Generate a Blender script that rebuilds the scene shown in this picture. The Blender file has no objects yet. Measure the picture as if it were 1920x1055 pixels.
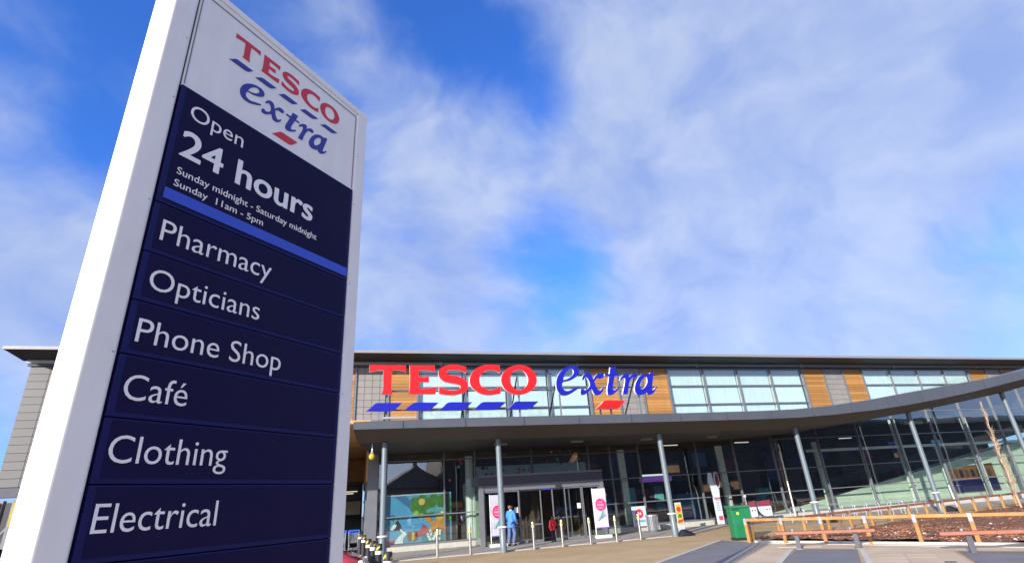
import bpy, bmesh, math, random
from mathutils import Vector, Matrix
R = math.radians
random.seed(7)
sc = bpy.context.scene
C = sc.collection

# ------------------------------------------------------------------ camera
cam = bpy.data.cameras.new("camera"); cam_ob = bpy.data.objects.new("camera", cam); C.objects.link(cam_ob)
cam.lens = 18.5625; cam.sensor_width = 36; cam.clip_start = .05; cam.clip_end = 3000
_r = Vector((.9628, -.2629, -.0627)); _u = Vector((-.0467, -.3905, .9194)); _b = Vector((-.2662, -.8823, -.3882))
cam_ob.matrix_world = Matrix(((_r.x, _u.x, _b.x, 0), (_r.y, _u.y, _b.y, 0), (_r.z, _u.z, _b.z, 1.7), (0, 0, 0, 1)))
sc.camera = cam_ob

# ------------------------------------------------------------------ sun and sky
SUN_EL, SUN_AZ = 17.0, 41.0          # elevation, and the heading the light travels (from +x towards +y)
sun = bpy.data.lights.new("sun", "SUN"); sun.energy = 4.4; sun.angle = R(.53); sun.color = (1, .93, .82)
so = bpy.data.objects.new("sun", sun); C.objects.link(so)
_d = Vector((math.cos(R(SUN_EL)) * math.cos(R(SUN_AZ)), math.cos(R(SUN_EL)) * math.sin(R(SUN_AZ)), -math.sin(R(SUN_EL))))
so.rotation_euler = _d.to_track_quat('-Z', 'Y').to_euler(); so.location = (-40, -30, 30)

w = bpy.data.worlds.new("World"); sc.world = w; w.use_nodes = True
nt = w.node_tree; N = nt.nodes; Lk = nt.links
for n in list(N): N.remove(n)
wout = N.new("ShaderNodeOutputWorld"); bg = N.new("ShaderNodeBackground"); bg.inputs[1].default_value = .11
Lk.new(bg.outputs[0], wout.inputs[0])
sky = N.new("ShaderNodeTexSky"); sky.sky_type = 'NISHITA'; sky.sun_disc = False
sky.sun_elevation = R(SUN_EL); sky.sun_rotation = math.atan2(-_d.x, -_d.y) % (2 * math.pi)
sky.air_density = 1.0; sky.dust_density = .6; sky.ozone_density = 2.5
tint = N.new("ShaderNodeMixRGB"); tint.blend_type = 'MULTIPLY'; tint.inputs[0].default_value = 1; tint.inputs[2].default_value = (.42, .88, 1.80, 1)
Lk.new(sky.outputs[0], tint.inputs[1])
tc = N.new("ShaderNodeTexCoord"); DIR = tc.outputs['Generated']
def vm(op, a, b=None):
    n = N.new("ShaderNodeVectorMath"); n.operation = op
    for i, q in enumerate((a, b)):
        if q is None: continue
        if isinstance(q, tuple): n.inputs[i].default_value = q
        else: Lk.new(q, n.inputs[i])
    return n
def mth(op, a, b=None, c=None):
    n = N.new("ShaderNodeMath"); n.operation = op
    for i, q in enumerate((a, b, c)):
        if q is None: continue
        if isinstance(q, (int, float)): n.inputs[i].default_value = q
        else: Lk.new(q, n.inputs[i])
    return n.outputs[0]
def noise(vec, scale, detail, rough, dist=0):
    n = N.new("ShaderNodeTexNoise"); n.inputs['Scale'].default_value = scale; n.inputs['Detail'].default_value = detail
    n.inputs['Roughness'].default_value = rough; n.inputs['Distortion'].default_value = dist; Lk.new(vec, n.inputs['Vector']); return n
# wind-stretched cloud coordinates
mp = N.new("ShaderNodeMapping"); mp.inputs['Rotation'].default_value = (0, R(22), R(18)); mp.inputs['Scale'].default_value = (1, 1.1, 1.25)
Lk.new(DIR, mp.inputs[0])
wr = noise(mp.outputs[0], 1.7, 4, .55); wsc = vm('MULTIPLY', wr.outputs['Color'], (.35, .35, .35)); wad = vm('ADD', mp.outputs[0], wsc.outputs[0])
n1 = noise(wad.outputs[0], 2.6, 9, .53, .15)
n2 = noise(wad.outputs[0], 7.5, 8, .54, .15)
dens = mth('ADD', mth('MULTIPLY', n1.outputs['Fac'], 1.0), mth('MULTIPLY', n2.outputs['Fac'], .46))
CLOUDS = [(-0.418, 0.673, 0.61, 0.3, -0.14), (-0.427, 0.757, 0.495, 0.2, -0.26), (-0.462, 0.703, 0.541, 0.1, 0.25), (0.043, 0.656, 0.754, 0.15, -0.22), (0.2, 0.668, 0.716, 0.15, -0.26), (0.302, 0.696, 0.652, 0.11, -0.22), (0.13, 0.64, 0.757, 0.15, -0.25), (0.361, 0.844, 0.396, 0.12, -0.22), (0.264, 0.863, 0.432, 0.09, -0.16), (0.413, 0.805, 0.425, 0.06, -0.1), (0.823, 0.485, 0.296, 0.16, -0.14), (-0.05, 0.679, 0.733, 0.12, 0.1), (0.019, 0.79, 0.613, 0.2, 0.2), (0.151, 0.849, 0.506, 0.22, 0.22), (0.434, 0.723, 0.538, 0.2, 0.22), (0.658, 0.523, 0.542, 0.5, 0.26), (0.797, 0.356, 0.488, 0.35, 0.22), (0.599, 0.714, 0.362, 0.3, 0.22), (-0.438, 0.809, 0.393, 0.2, 0.3), (-0.437, 0.854, 0.281, 0.25, 0.2), (0.131, 0.933, 0.335, 0.22, 0.28), (0.696, 0.672, 0.251, 0.4, 0.22), (-0.086, 0.831, 0.549, 0.15, -0.1), (-0.219, 0.571, 0.791, 0.4, -0.2), (-0.331, 0.614, 0.716, 0.2, -0.2), (0.428, 0.577, 0.696, 0.16, 0.12)]
for cx_, cy_, cz_, rad, wt in CLOUDS:
    dd = vm('DISTANCE', DIR, (cx_, cy_, cz_))
    mr = N.new("ShaderNodeMapRange"); mr.interpolation_type = 'SMOOTHSTEP'; Lk.new(dd.outputs['Value'], mr.inputs[0])
    mr.inputs[1].default_value = 0; mr.inputs[2].default_value = rad; mr.inputs[3].default_value = wt; mr.inputs[4].default_value = 0
    dens = mth('ADD', dens, mr.outputs[0])
ramp = N.new("ShaderNodeMapRange"); ramp.interpolation_type = 'SMOOTHSTEP'; Lk.new(dens, ramp.inputs[0])
ramp.inputs[1].default_value = .38; ramp.inputs[2].default_value = 1.02; ramp.inputs[3].default_value = 0; ramp.inputs[4].default_value = .86
sep = N.new("ShaderNodeSeparateXYZ"); Lk.new(DIR, sep.inputs[0])
hz = N.new("ShaderNodeMapRange"); hz.interpolation_type = 'SMOOTHSTEP'; Lk.new(sep.outputs[2], hz.inputs[0])
hz.inputs[1].default_value = 0.02; hz.inputs[2].default_value = .42; hz.inputs[3].default_value = .55; hz.inputs[4].default_value = 0
cov = mth('MAXIMUM', ramp.outputs[0], hz.outputs[0])
shade = N.new("ShaderNodeMixRGB"); shade.inputs[1].default_value = (1.85, 2.45, 4.2, 1); shade.inputs[2].default_value = (3.15, 3.6, 4.6, 1)
shm = N.new("ShaderNodeMapRange"); Lk.new(n2.outputs['Fac'], shm.inputs[0]); shm.inputs[1].default_value = .3; shm.inputs[2].default_value = .68
Lk.new(shm.outputs[0], shade.inputs[0])
dp = vm('DOT_PRODUCT', DIR, (-_d.x, -_d.y, -_d.z)); fw = mth('MULTIPLY_ADD', mth('POWER', mth('MAXIMUM', dp.outputs['Value'], 0.0), 2.0), 1.7, 1.0)  # clouds brightened towards the sun, behind the view, to lift shaded faces
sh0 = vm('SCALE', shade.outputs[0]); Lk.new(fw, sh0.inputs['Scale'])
wm = vm('SCALE', (6.2, 4.7, 2.6)); Lk.new(mth('SUBTRACT', fw, 1.0), wm.inputs['Scale']); shs = vm('ADD', sh0.outputs[0], wm.outputs[0])  # extra warm glow added on the same sun side
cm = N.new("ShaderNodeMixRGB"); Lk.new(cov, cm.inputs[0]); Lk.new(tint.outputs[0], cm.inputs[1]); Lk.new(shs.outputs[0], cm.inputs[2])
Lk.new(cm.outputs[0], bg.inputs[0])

sc.view_settings.view_transform = 'Standard'; sc.view_settings.look = 'None'
sc.view_settings.exposure = .82; sc.view_settings.gamma = 1; sc.view_settings.use_curve_mapping = False
sc.render.engine = 'CYCLES'
sc.cycles.max_bounces = 8; sc.cycles.transparent_max_bounces = 16; sc.cycles.caustics_reflective = False; sc.cycles.caustics_refractive = False
sc.cycles.sample_clamp_indirect = 4

# ------------------------------------------------------------------ materials
def pm(name, col, rough=.6, metal=0, var=.12, scale=6, bump=0, bscale=60, stretch=None, spec=.5, rnd=0, dirt=0, coat=0):
    m = bpy.data.materials.new(name); m.use_nodes = True; t = m.node_tree; nn = t.nodes; lk = t.links
    b = nn['Principled BSDF']; b.inputs['Roughness'].default_value = rough; b.inputs['Metallic'].default_value = metal
    b.inputs['Specular IOR Level'].default_value = spec; b.inputs['Coat Weight'].default_value = coat
    tcn = nn.new("ShaderNodeTexCoord"); mpn = nn.new("ShaderNodeMapping"); lk.new(tcn.outputs['Object'], mpn.inputs[0])
    if stretch: mpn.inputs['Scale'].default_value = stretch
    ns = nn.new("ShaderNodeTexNoise"); ns.inputs['Scale'].default_value = scale; ns.inputs['Detail'].default_value = 7; ns.inputs['Roughness'].default_value = .62
    lk.new(mpn.outputs[0], ns.inputs['Vector'])
    cr = nn.new("ShaderNodeMapRange"); lk.new(ns.outputs['Fac'], cr.inputs[0]); cr.inputs[1].default_value = .3; cr.inputs[2].default_value = .7
    cr.inputs[3].default_value = 1 - var; cr.inputs[4].default_value = 1 + var
    val = cr.outputs[0]
    if rnd:
        oi = nn.new("ShaderNodeObjectInfo"); r2 = nn.new("ShaderNodeMapRange"); lk.new(oi.outputs['Random'], r2.inputs[0])
        r2.inputs[3].default_value = 1 - rnd; r2.inputs[4].default_value = 1 + rnd
        mu = nn.new("ShaderNodeMath"); mu.operation = 'MULTIPLY'; lk.new(val, mu.inputs[0]); lk.new(r2.outputs[0], mu.inputs[1]); val = mu.outputs[0]
    mx = nn.new("ShaderNodeVectorMath"); mx.operation = 'SCALE'; mx.inputs[0].default_value = col[:3]; lk.new(val, mx.inputs['Scale'])
    out = mx.outputs[0]
    if dirt:
        n3 = nn.new("ShaderNodeTexNoise"); n3.inputs['Scale'].default_value = 1.3; n3.inputs['Detail'].default_value = 9; n3.inputs['Roughness'].default_value = .7
        lk.new(tcn.outputs['Object'], n3.inputs['Vector'])
        r3 = nn.new("ShaderNodeMapRange"); lk.new(n3.outputs['Fac'], r3.inputs[0]); r3.inputs[1].default_value = .5; r3.inputs[2].default_value = .75; r3.inputs[4].default_value = dirt
        m3 = nn.new("ShaderNodeMixRGB"); lk.new(r3.outputs[0], m3.inputs[0]); lk.new(out, m3.inputs[1]); m3.inputs[2].default_value = (.16, .14, .12, 1); out = m3.outputs[0]
    lk.new(out, b.inputs['Base Color'])
    rr = nn.new("ShaderNodeMapRange"); lk.new(ns.outputs['Fac'], rr.inputs[0]); rr.inputs[3].default_value = max(rough - .1, .02); rr.inputs[4].default_value = min(rough + .1, 1)
    lk.new(rr.outputs[0], b.inputs['Roughness'])
    if bump:
        nb = nn.new("ShaderNodeTexNoise"); nb.inputs['Scale'].default_value = bscale; nb.inputs['Detail'].default_value = 5; lk.new(mpn.outputs[0], nb.inputs['Vector'])
        bp = nn.new("ShaderNodeBump"); bp.inputs['Strength'].default_value = bump; bp.inputs['Distance'].default_value = .02
        lk.new(nb.outputs['Fac'], bp.inputs['Height']); lk.new(bp.outputs[0], b.inputs['Normal'])
    return m
def glass(name, tintc=(.75, .85, .82), k=1.6, base=.03, rough=0.0):
    m = bpy.data.materials.new(name); m.use_nodes = True; t = m.node_tree; nn = t.nodes; lk = t.links
    nn.remove(nn['Principled BSDF']); o = nn['Material Output']
    tr = nn.new("ShaderNodeBsdfTransparent"); tr.inputs[0].default_value = (*tintc, 1)
    gl = nn.new("ShaderNodeBsdfGlossy"); gl.inputs['Roughness'].default_value = rough; gl.inputs[0].default_value = (.92, .97, 1, 1)
    fr = nn.new("ShaderNodeFresnel"); fr.inputs[0].default_value = 1.5
    ma = nn.new("ShaderNodeMath"); ma.operation = 'MULTIPLY_ADD'; ma.use_clamp = True; lk.new(fr.outputs[0], ma.inputs[0]); ma.inputs[1].default_value = k; ma.inputs[2].default_value = base
    # slightly wavy float glass
    tcn = nn.new("ShaderNodeTexCoord"); nz = nn.new("ShaderNodeTexNoise"); nz.inputs['Scale'].default_value = .8; nz.inputs['Detail'].default_value = 1; lk.new(tcn.outputs['Object'], nz.inputs['Vector'])
    bp = nn.new("ShaderNodeBump"); bp.inputs['Strength'].default_value = .12; bp.inputs['Distance'].default_value = .02; lk.new(nz.outputs['Fac'], bp.inputs['Height']); lk.new(bp.outputs[0], gl.inputs['Normal'])
    ge = nn.new("ShaderNodeNewGeometry"); inv = nn.new("ShaderNodeMath"); inv.operation = 'SUBTRACT'; inv.inputs[0].default_value = 1; lk.new(ge.outputs['Backfacing'], inv.inputs[1])
    mf = nn.new("ShaderNodeMath"); mf.operation = 'MULTIPLY'; lk.new(ma.outputs[0], mf.inputs[0]); lk.new(inv.outputs[0], mf.inputs[1]); ma = mf
    mx = nn.new("ShaderNodeMixShader"); lk.new(ma.outputs[0], mx.inputs[0]); lk.new(tr.outputs[0], mx.inputs[1]); lk.new(gl.outputs[0], mx.inputs[2]); lk.new(mx.outputs[0], o.inputs[0])
    return m
def emit(name, col, s):
    m = bpy.data.materials.new(name); m.use_nodes = True; b = m.node_tree.nodes['Principled BSDF']
    b.inputs['Base Color'].default_value = (*col, 1); b.inputs['Emission Color'].default_value = (*col, 1); b.inputs['Emission Strength'].default_value = s
    return m
M = dict(
 white=pm('white_paint', (.86, .85, .80), .38, var=.04, scale=2, spec=.4, dirt=.09, bump=.03, bscale=3, stretch=(3, 3, .6)),
 navy=pm('navy_frame', (.009, .010, .085), .5, var=.15, scale=3, spec=.2),
 navy_in=pm('navy_panel', (.008, .0045, .042), .6, var=.12, scale=2, dirt=.02, spec=.15),
 band=pm('blue_band', (.035, .085, .56), .5, var=.06),
 letter_w=pm('white_vinyl', (.88, .88, .87), .5, var=.04),
 red=pm('red_face', (.74, .010, .014), .5, var=.06, spec=.25),
 blue=pm('blue_face', (.008, .011, .30), .5, var=.08, spec=.25),
 redp=pm('red_print', (.62, .03, .05), .5, var=.05), bluep=pm('blue_print', (.035, .035, .30), .5, var=.05),
 edge=pm('letter_edge_white', (.75, .76, .75), .4, var=.05),
 timber=pm('timber_cladding', (.37, .18, .05), .55, var=.22, scale=2.2, stretch=(1, 4, 9), rnd=.24, bump=.25, bscale=14),
 timber_s=pm('timber_soffit', (.60, .33, .13), .55, var=.2, scale=2, stretch=(.6, 1, 6), rnd=.12, bump=.2, bscale=12),
 clad2=pm('dark_taupe_cladding', (.105, .10, .098), .5, var=.07, scale=3, rnd=.06),
 clad=pm('grey_cladding', (.235, .22, .205), .5, var=.05, scale=3, rnd=.05),
 dgrey=pm('dark_grey_metal', (.052, .052, .072), .4, var=.08, scale=3, dirt=.05),
 mgrey=pm('mid_grey_metal', (.17, .18, .20), .38, metal=.25, var=.08, scale=3, dirt=.05),
 fascia=pm('fascia_metal', (.085, .095, .115), .42, metal=.2, var=.07, scale=1.2, dirt=.06),
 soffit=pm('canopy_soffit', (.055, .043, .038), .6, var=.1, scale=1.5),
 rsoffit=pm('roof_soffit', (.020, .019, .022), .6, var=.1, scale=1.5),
 roof=pm('roof_edge_metal', (.33, .32, .34), .4, metal=.3, var=.05),
 lgrey=pm('light_grey_metal', (.36, .38, .40), .35, metal=.3, var=.05),
 column=pm('column_paint', (.12, .155, .18), .4, var=.08, scale=2, dirt=.06),
 cream=pm('cream_column', (.80, .83, .76), .5, var=.06),
 blind=pm('pale_blind', (.64, .73, .72), .7, rnd=.09, var=.10, scale=1.2, stretch=(7, 1, .5)),
 whitef=pm('white_window_frame', (.72, .76, .74), .4, var=.05),
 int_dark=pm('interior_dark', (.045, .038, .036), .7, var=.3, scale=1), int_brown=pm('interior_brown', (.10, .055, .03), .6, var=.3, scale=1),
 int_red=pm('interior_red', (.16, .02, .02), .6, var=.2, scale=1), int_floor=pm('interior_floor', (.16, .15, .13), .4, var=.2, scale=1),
 palewall=pm('pale_green_wall', (.60, .70, .56), .6, var=.08, scale=1.1),
 steel=pm('brushed_steel', (.62, .61, .58), .28, metal=1, var=.08, scale=20), yellow=pm('yellow_band', (.85, .50, .02), .5, var=.05),
 black=pm('black_plastic', (.018, .016, .022), .5, var=.2), byellow=pm('hazard_yellow', (.62, .48, .02), .5), wht=pm('white_band', (.75, .75, .76), .4, var=.05),
 wood=pm('fence_timber', (.37, .19, .058), .6, var=.25, scale=3, stretch=(1, 1, 1), rnd=.15, bump=.3, bscale=30, dirt=.15),
 redwood=pm('bench_hardwood', (.25, .08, .042), .5, var=.2, scale=5, rnd=.08, bump=.2, bscale=25, dirt=.1),
 galv=pm('galvanised', (.45, .47, .52), .4, metal=.6, var=.12, scale=12),
 green=pm('green_cabinet', (.012, .155, .06), .4, var=.12, scale=3, dirt=.1), bright_y=pm('yellow_sticker', (.9, .8, .03), .5),
 tan=pm('tan_resin_paving', (.40, .285, .15), .85, var=.16, scale=.6, bump=.25, bscale=90, dirt=.14),
 pave=pm('pale_paving', (.36, .335, .31), .8, var=.14, scale=.9, bump=.2, bscale=60, dirt=.2),
 cslab=pm('cream_slab', (.46, .36, .245), .8, var=.12, scale=1.4, bump=.2, bscale=60, rnd=.05, dirt=.2),
 asph=pm('grey_block_path', (.15, .145, .155), .85, var=.16, scale=1.5, bump=.3, bscale=80, dirt=.1),
 tar=pm('car_park_asphalt', (.06, .06, .062), .9, var=.2, scale=.3, bump=.3, bscale=60),
 soil=pm('bark_soil', (.15, .062, .032), .95, var=.55, scale=9, bump=.9, bscale=40), bark=pm('bark_chip', (.24, .105, .055), .9, var=.4, scale=5),
 chalk=pm('pale_stone_bits', (.6, .57, .52), .8), kerb=pm('kerb_stone', (.44, .42, .37), .8, var=.1, bump=.2),
 skin=pm('skin', (.60, .33, .23), .55, var=.05), hair=pm('brown_hair', (.16, .07, .03), .6, var=.3, scale=30), hair2=pm('auburn_hair', (.17, .06, .035), .6, var=.3, scale=30),
 bjacket=pm('blue_jacket', (.05, .20, .72), .7, var=.18, scale=9, bump=.4, bscale=12), collar=pm('pale_collar', (.35, .55, .65), .8),
 jeans=pm('denim', (.075, .12, .25), .85, var=.3, scale=8, bump=.3, bscale=30), shoe=pm('dark_shoes', (.02, .025, .05), .6),
 rjacket=pm('red_coat', (.78, .02, .03), .7, var=.12, scale=9, bump=.4, bscale=14), legg=pm('dark_leggings', (.03, .015, .045), .8), lil=pm('pale_scarf', (.6, .55, .65), .8),
 carred=pm('red_car_paint', (.42, .012, .02), .25, var=.03, coat=.8), carwht=pm('white_car_paint', (.7, .7, .72), .25, var=.03, coat=.8), carblu=pm('blue_car_paint', (.03, .06, .2), .25, coat=.8), carsil=pm('silver_car_paint', (.4, .41, .43), .3, metal=.6, coat=.6),
 tyre=pm('tyre', (.015, .015, .015), .8), carglass=pm('car_glass', (.02, .025, .03), .08, var=.02), lampg=pm('lamp_glass', (.6, .6, .6), .1), lampr=pm('tail_lamp', (.5, .01, .01), .2),
 blueh=pm('blue_handle', (.03, .12, .62), .4), pinkc=pm('pink_disc', (.72, .03, .16), .5, var=.05), bannerw=pm('banner_cloth', (.46, .45, .54), .7, var=.06, scale=3, bump=.3, bscale=5), purple=pm('purple_trim', (.12, .05, .35), .5),
 maroon=pm('maroon_panel', (.17, .02, .04), .5), palep=pm('pale_panel', (.50, .56, .62), .5, var=.06), teal=pm('teal_print', (.12, .35, .38), .5, var=.2),
 mblue=pm('mural_blue', (0.078, 0.312, 0.562), .5, var=.06, scale=1.5), mgreen=pm('mural_green', (0.055, 0.172, 0.023), .5, var=.35, scale=3), mlime=pm('mural_lime', (.25, .45, .03), .5, var=.15), morange=pm('mural_orange', (0.608, 0.234, 0.023), .5, var=.15),
 mpink=pm('mural_pink', (.42, .07, .10), .5, var=.15), mbrown=pm('mural_brown', (.25, .10, .04), .5, var=.15), mteal=pm('mural_teal', (.03, .22, .24), .5), mwhite=pm('mural_white', (.72, .76, .76), .5), mgold=pm('mural_gold', (.62, .42, .10), .5), mdblue=pm('mural_mid_blue', (0.039, 0.14, 0.328), .5),
 guard=pm('worn_yellow_guard', (.42, .27, .03), .6, var=.2),
 shed=pm('brown_shed_wall', (.12, .10, .08), .7, var=.35, scale=.35),
 brick=pm('house_brick', (.40, .29, .21), .85, var=.2, scale=4), render=pm('house_render', (.60, .54, .44), .85), tile=pm('roof_tile', (.28, .22, .19), .8, var=.25, scale=5), leaf=pm('conifer_leaf', (.05, .07, .03), .9, var=.4, scale=3), bark2=pm('tree_bark', (.38, .27, .18), .85, var=.3, scale=12, bump=.4),
 twig=pm('bare_twig', (.42, .30, .20), .85, var=.25, scale=12), dtwig=pm('dark_twig', (.16, .09, .06), .9), bag=pm('black_rubber_foot', (.012, .011, .018), .55, var=.3, bump=.5, bscale=8),
 glassg=glass('shop_glass', (.90, .95, .93), 2.2, .11), glassu=glass('upper_glass', (.92, .96, .955), 1.8, .03), glassd=glass('door_glass', (.85, .9, .88), 1.6, .03), pglass=glass('shelter_glass', (.45, .8, .82), 1.5, .05),
 lit_p=emit('lit_purple_sign', (.22, .07, .45), .3), lit_w=emit('lit_white_sign', (.85, .9, .9), .6), lit_b=emit('lit_blue_sign', (.05, .08, .45), .5), lit_s=emit('strip_light', (.9, .85, .65), .55), beacon=pm('yellow_globe', (.5, .36, .02), .35, var=.05),
)

# ------------------------------------------------------------------ mesh helpers
class MB:
    def __init__(s): s.v = []; s.f = []
    def add(s, vs, fs):
        o = len(s.v); s.v += [tuple(p) for p in vs]; s.f += [tuple(i + o for i in q) for q in fs]; return s
    def box(s, x0, x1, y0, y1, z0, z1):
        return s.add([(x0,y0,z0),(x1,y0,z0),(x1,y1,z0),(x0,y1,z0),(x0,y0,z1),(x1,y0,z1),(x1,y1,z1),(x0,y1,z1)],
                     [(3,2,1,0),(4,5,6,7),(0,1,5,4),(1,2,6,5),(2,3,7,6),(3,0,4,7)])
    def loft(s, rings, cap=True, closed=True):
        n = len(rings[0]); o = len(s.v)
        for r in rings: s.v += [tuple(p) for p in r]
        for i in range(len(rings) - 1):
            for j in range(n if closed else n - 1):
                k = (j + 1) % n; s.f.append((o+i*n+j, o+i*n+k, o+(i+1)*n+k, o+(i+1)*n+j))
        if cap and closed: s.f.append(tuple(o + j for j in range(n))[::-1]); s.f.append(tuple(o + (len(rings)-1)*n + j for j in range(n)))
        return s
    def prism_y(s, poly, y0, y1): return s.loft([[(x, y0, z) for x, z in poly], [(x, y1, z) for x, z in poly]])
    def prism_z(s, poly, z0, z1): return s.loft([[(x, y, z0) for x, y in poly], [(x, y, z1) for x, y in poly]])
    def prism_x(s, poly, x0, x1): return s.loft([[(x0, y, z) for y, z in poly], [(x1, y, z) for y, z in poly]])
    def path(s, pts, rad, n=8):
        pts = [Vector(p) for p in pts]
        if not isinstance(rad, (list, tuple)): rad = [rad] * len(pts)
        rings = []
        for i, p in enumerate(pts):
            t = (pts[min(i+1, len(pts)-1)] - pts[max(i-1, 0)]).normalized()
            a = Vector((0, 0, 1)) if abs(t.z) < .9 else Vector((1, 0, 0))
            u = t.cross(a).normalized(); q = t.cross(u).normalized()
            rings.append([p + (u * math.cos(2*math.pi*k/n) + q * math.sin(2*math.pi*k/n)) * rad[i] for k in range(n)])
        return s.loft(rings)
    def bar(s, a, b, wd, hd):
        a, b = Vector(a), Vector(b); t = (b - a).normalized(); up = Vector((0, 0, 1)) if abs(t.z) < .9 else Vector((0, 1, 0))
        u = t.cross(up).normalized() * wd / 2; q = u.normalized().cross(t).normalized() * hd / 2
        return s.loft([[a-u-q, a+u-q, a+u+q, a-u+q], [b-u-q, b+u-q, b+u+q, b-u+q]])
    def lathe(s, prof, n=20, c=(0, 0)):
        return s.loft([[(c[0] + r*math.cos(2*math.pi*k/n), c[1] + r*math.sin(2*math.pi*k/n), z) for k in range(n)] for r, z in prof])
    def mesh(s, name, m, smooth=False):
        me = bpy.data.meshes.new(name); me.from_pydata(s.v, [], s.f); me.materials.append(M[m] if isinstance(m, str) else m)
        bm = bmesh.new(); bm.from_mesh(me); bmesh.ops.recalc_face_normals(bm, faces=bm.faces); bm.to_mesh(me); bm.free()
        if smooth:
            me.polygons.foreach_set('use_smooth', [True] * len(me.polygons))
            me.set_sharp_from_angle(angle=R(38))
        return me
    def obj(s, name, m, parent=None, smooth=False, bevel=0, seg=2):
        return link(name, s.mesh(name, m, smooth), parent, bevel, seg)
def link(name, me, parent=None, bevel=0, seg=2, loc=None, rot=None):
    o = bpy.data.objects.new(name, me); C.objects.link(o)
    if parent is not None: o.parent = parent
    if loc is not None: o.location = loc
    if rot is not None: o.rotation_euler = rot
    if bevel:
        b = o.modifiers.new('bevel', 'BEVEL'); b.width = bevel; b.segments = seg; b.limit_method = 'ANGLE'; b.angle_limit = R(40)
    return o
def thing(name, label, cat, loc=(0, 0, 0), rz=0, group=None):
    o = bpy.data.objects.new(name, None); o.empty_display_size = .2; C.objects.link(o); o.location = loc; o.rotation_euler = (0, 0, rz)
    tag(o, label, cat, group); return o
def tag(o, label, cat, group=None):
    o['label'] = label; o['category'] = cat
    if group: o['group'] = group
    return o
def struct(o): o['kind'] = 'structure'; return o
def copy_tree(o, parent=None):
    c = o.copy(); C.objects.link(c)
    if parent is not None: c.parent = parent
    for ch in list(o.children): copy_tree(ch, c)
    return c
def flat(name, poly, z, m, thick=0):
    b = MB()
    if thick: b.prism_z(poly, z - thick, z)
    else: b.add([(x, y, z) for x, y in poly], [tuple(range(len(poly)))])
    return struct(b.obj(name, m))
def curve_mesh(name, loops, m, ext, scale_fn=None, bevel=0, side=None):
    """closed 2D outlines (holes allowed) -> solid mesh in the x-z plane, front facing -y; side = material of the edges"""
    cu = bpy.data.curves.new(name, 'CURVE'); cu.dimensions = '2D'; cu.fill_mode = 'BOTH'; cu.extrude = ext
    for lp in loops:
        pts = smooth_loop(lp)
        if scale_fn: pts = [scale_fn(*p) for p in pts]
        sp = cu.splines.new('POLY'); sp.points.add(len(pts) - 1)
        for q, (x, z) in zip(sp.points, pts): q.co = (x, z, 0, 1)
        sp.use_cyclic_u = True
    return curve_to(name, cu, m, side)
def curve_to(name, cu, m, side=None, sx=1, sz=1, dx=0, dz=0):
    to = bpy.data.objects.new('tmp', cu); C.objects.link(to)
    me = bpy.data.meshes.new_from_object(to.evaluated_get(bpy.context.evaluated_depsgraph_get()))
    bpy.data.objects.remove(to); me.name = name
    for v in me.vertices:
        x, z, y = v.co; v.co = (x * sx + dx, -y, z * sz + dz)
    me.materials.clear(); me.materials.append(M[m])
    if side:
        me.materials.append(M[side])
    me.update()
    for p in me.polygons:
        p.use_smooth = False
        p.material_index = 1 if side and abs(p.normal.y) < .5 else 0
    return me
def smooth_loop(lp, k=5):
    n = len(lp); out = []
    for i in range(n):
        p0, p1, p2, p3 = lp[i-1], lp[i], lp[(i+1) % n], lp[(i+2) % n]
        a = Vector(p1[:2]); b = Vector(p2[:2])
        ta = Vector((0, 0)) if p1[2] else (b - Vector(p0[:2])) * .5
        tb = Vector((0, 0)) if p2[2] else (Vector(p3[:2]) - a) * .5
        if p1[2] and p2[2]: out.append(tuple(a)); continue
        if p1[2]: ta = (b - a) * 1.0 - tb * .3
        if p2[2]: tb = (b - a) * 1.0 - ta * .3
        for j in range(k):
            t = j / k; h = (2*t**3-3*t**2+1)*a + (t**3-2*t**2+t)*ta + (-2*t**3+3*t**2)*b + (t**3-t**2)*tb
            out.append(tuple(h))
    return out
_tw = {}
def text_mesh(body, m, x0, z0, cap, width=None, ext=.002, off=0, space=1.0, name='lettering', bold=0):
    """lettering lying in the x-z plane, facing -y, left edge x0, baseline z0, capital height cap, fitted to width"""
    cu = bpy.data.curves.new(name, 'FONT'); cu.body = body; cu.extrude = ext; cu.offset = off; cu.space_character = space; cu.resolution_u = 4
    me = curve_to(name, cu, m)
    if 'H' not in _tw:
        h = bpy.data.curves.new('h', 'FONT'); h.body = 'H'; hm = curve_to('h', h, m); _tw['H'] = max(v.co.z for v in hm.vertices)
    s = cap / _tw['H']; xs = [v.co.x for v in me.vertices]; lo, hi = min(xs), max(xs)
    sx = s if width is None else width / (hi - lo)
    for v in me.vertices: v.co = (x0 + (v.co.x - lo) * sx, v.co.y, z0 + v.co.z * s)
    if bold:                                   # heavier weight: the same outlines stacked with small side steps
        mb = MB()
        for k, (dx, dz) in enumerate([(0,0),(bold,0),(-bold,0),(0,bold*.6),(0,-bold*.6),(bold*.8,bold*.5),(-bold*.8,-bold*.5),(bold*.8,-bold*.5),(-bold*.8,bold*.5)]):
            mb.add([(v.co.x+dx, v.co.y - k*.00012, v.co.z+dz) for v in me.vertices], [tuple(q.vertices) for q in me.polygons])
        me = bpy.data.meshes.new(name); me.from_pydata(mb.v, [], mb.f); me.materials.append(M[m])
    me.update(); return me
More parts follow.
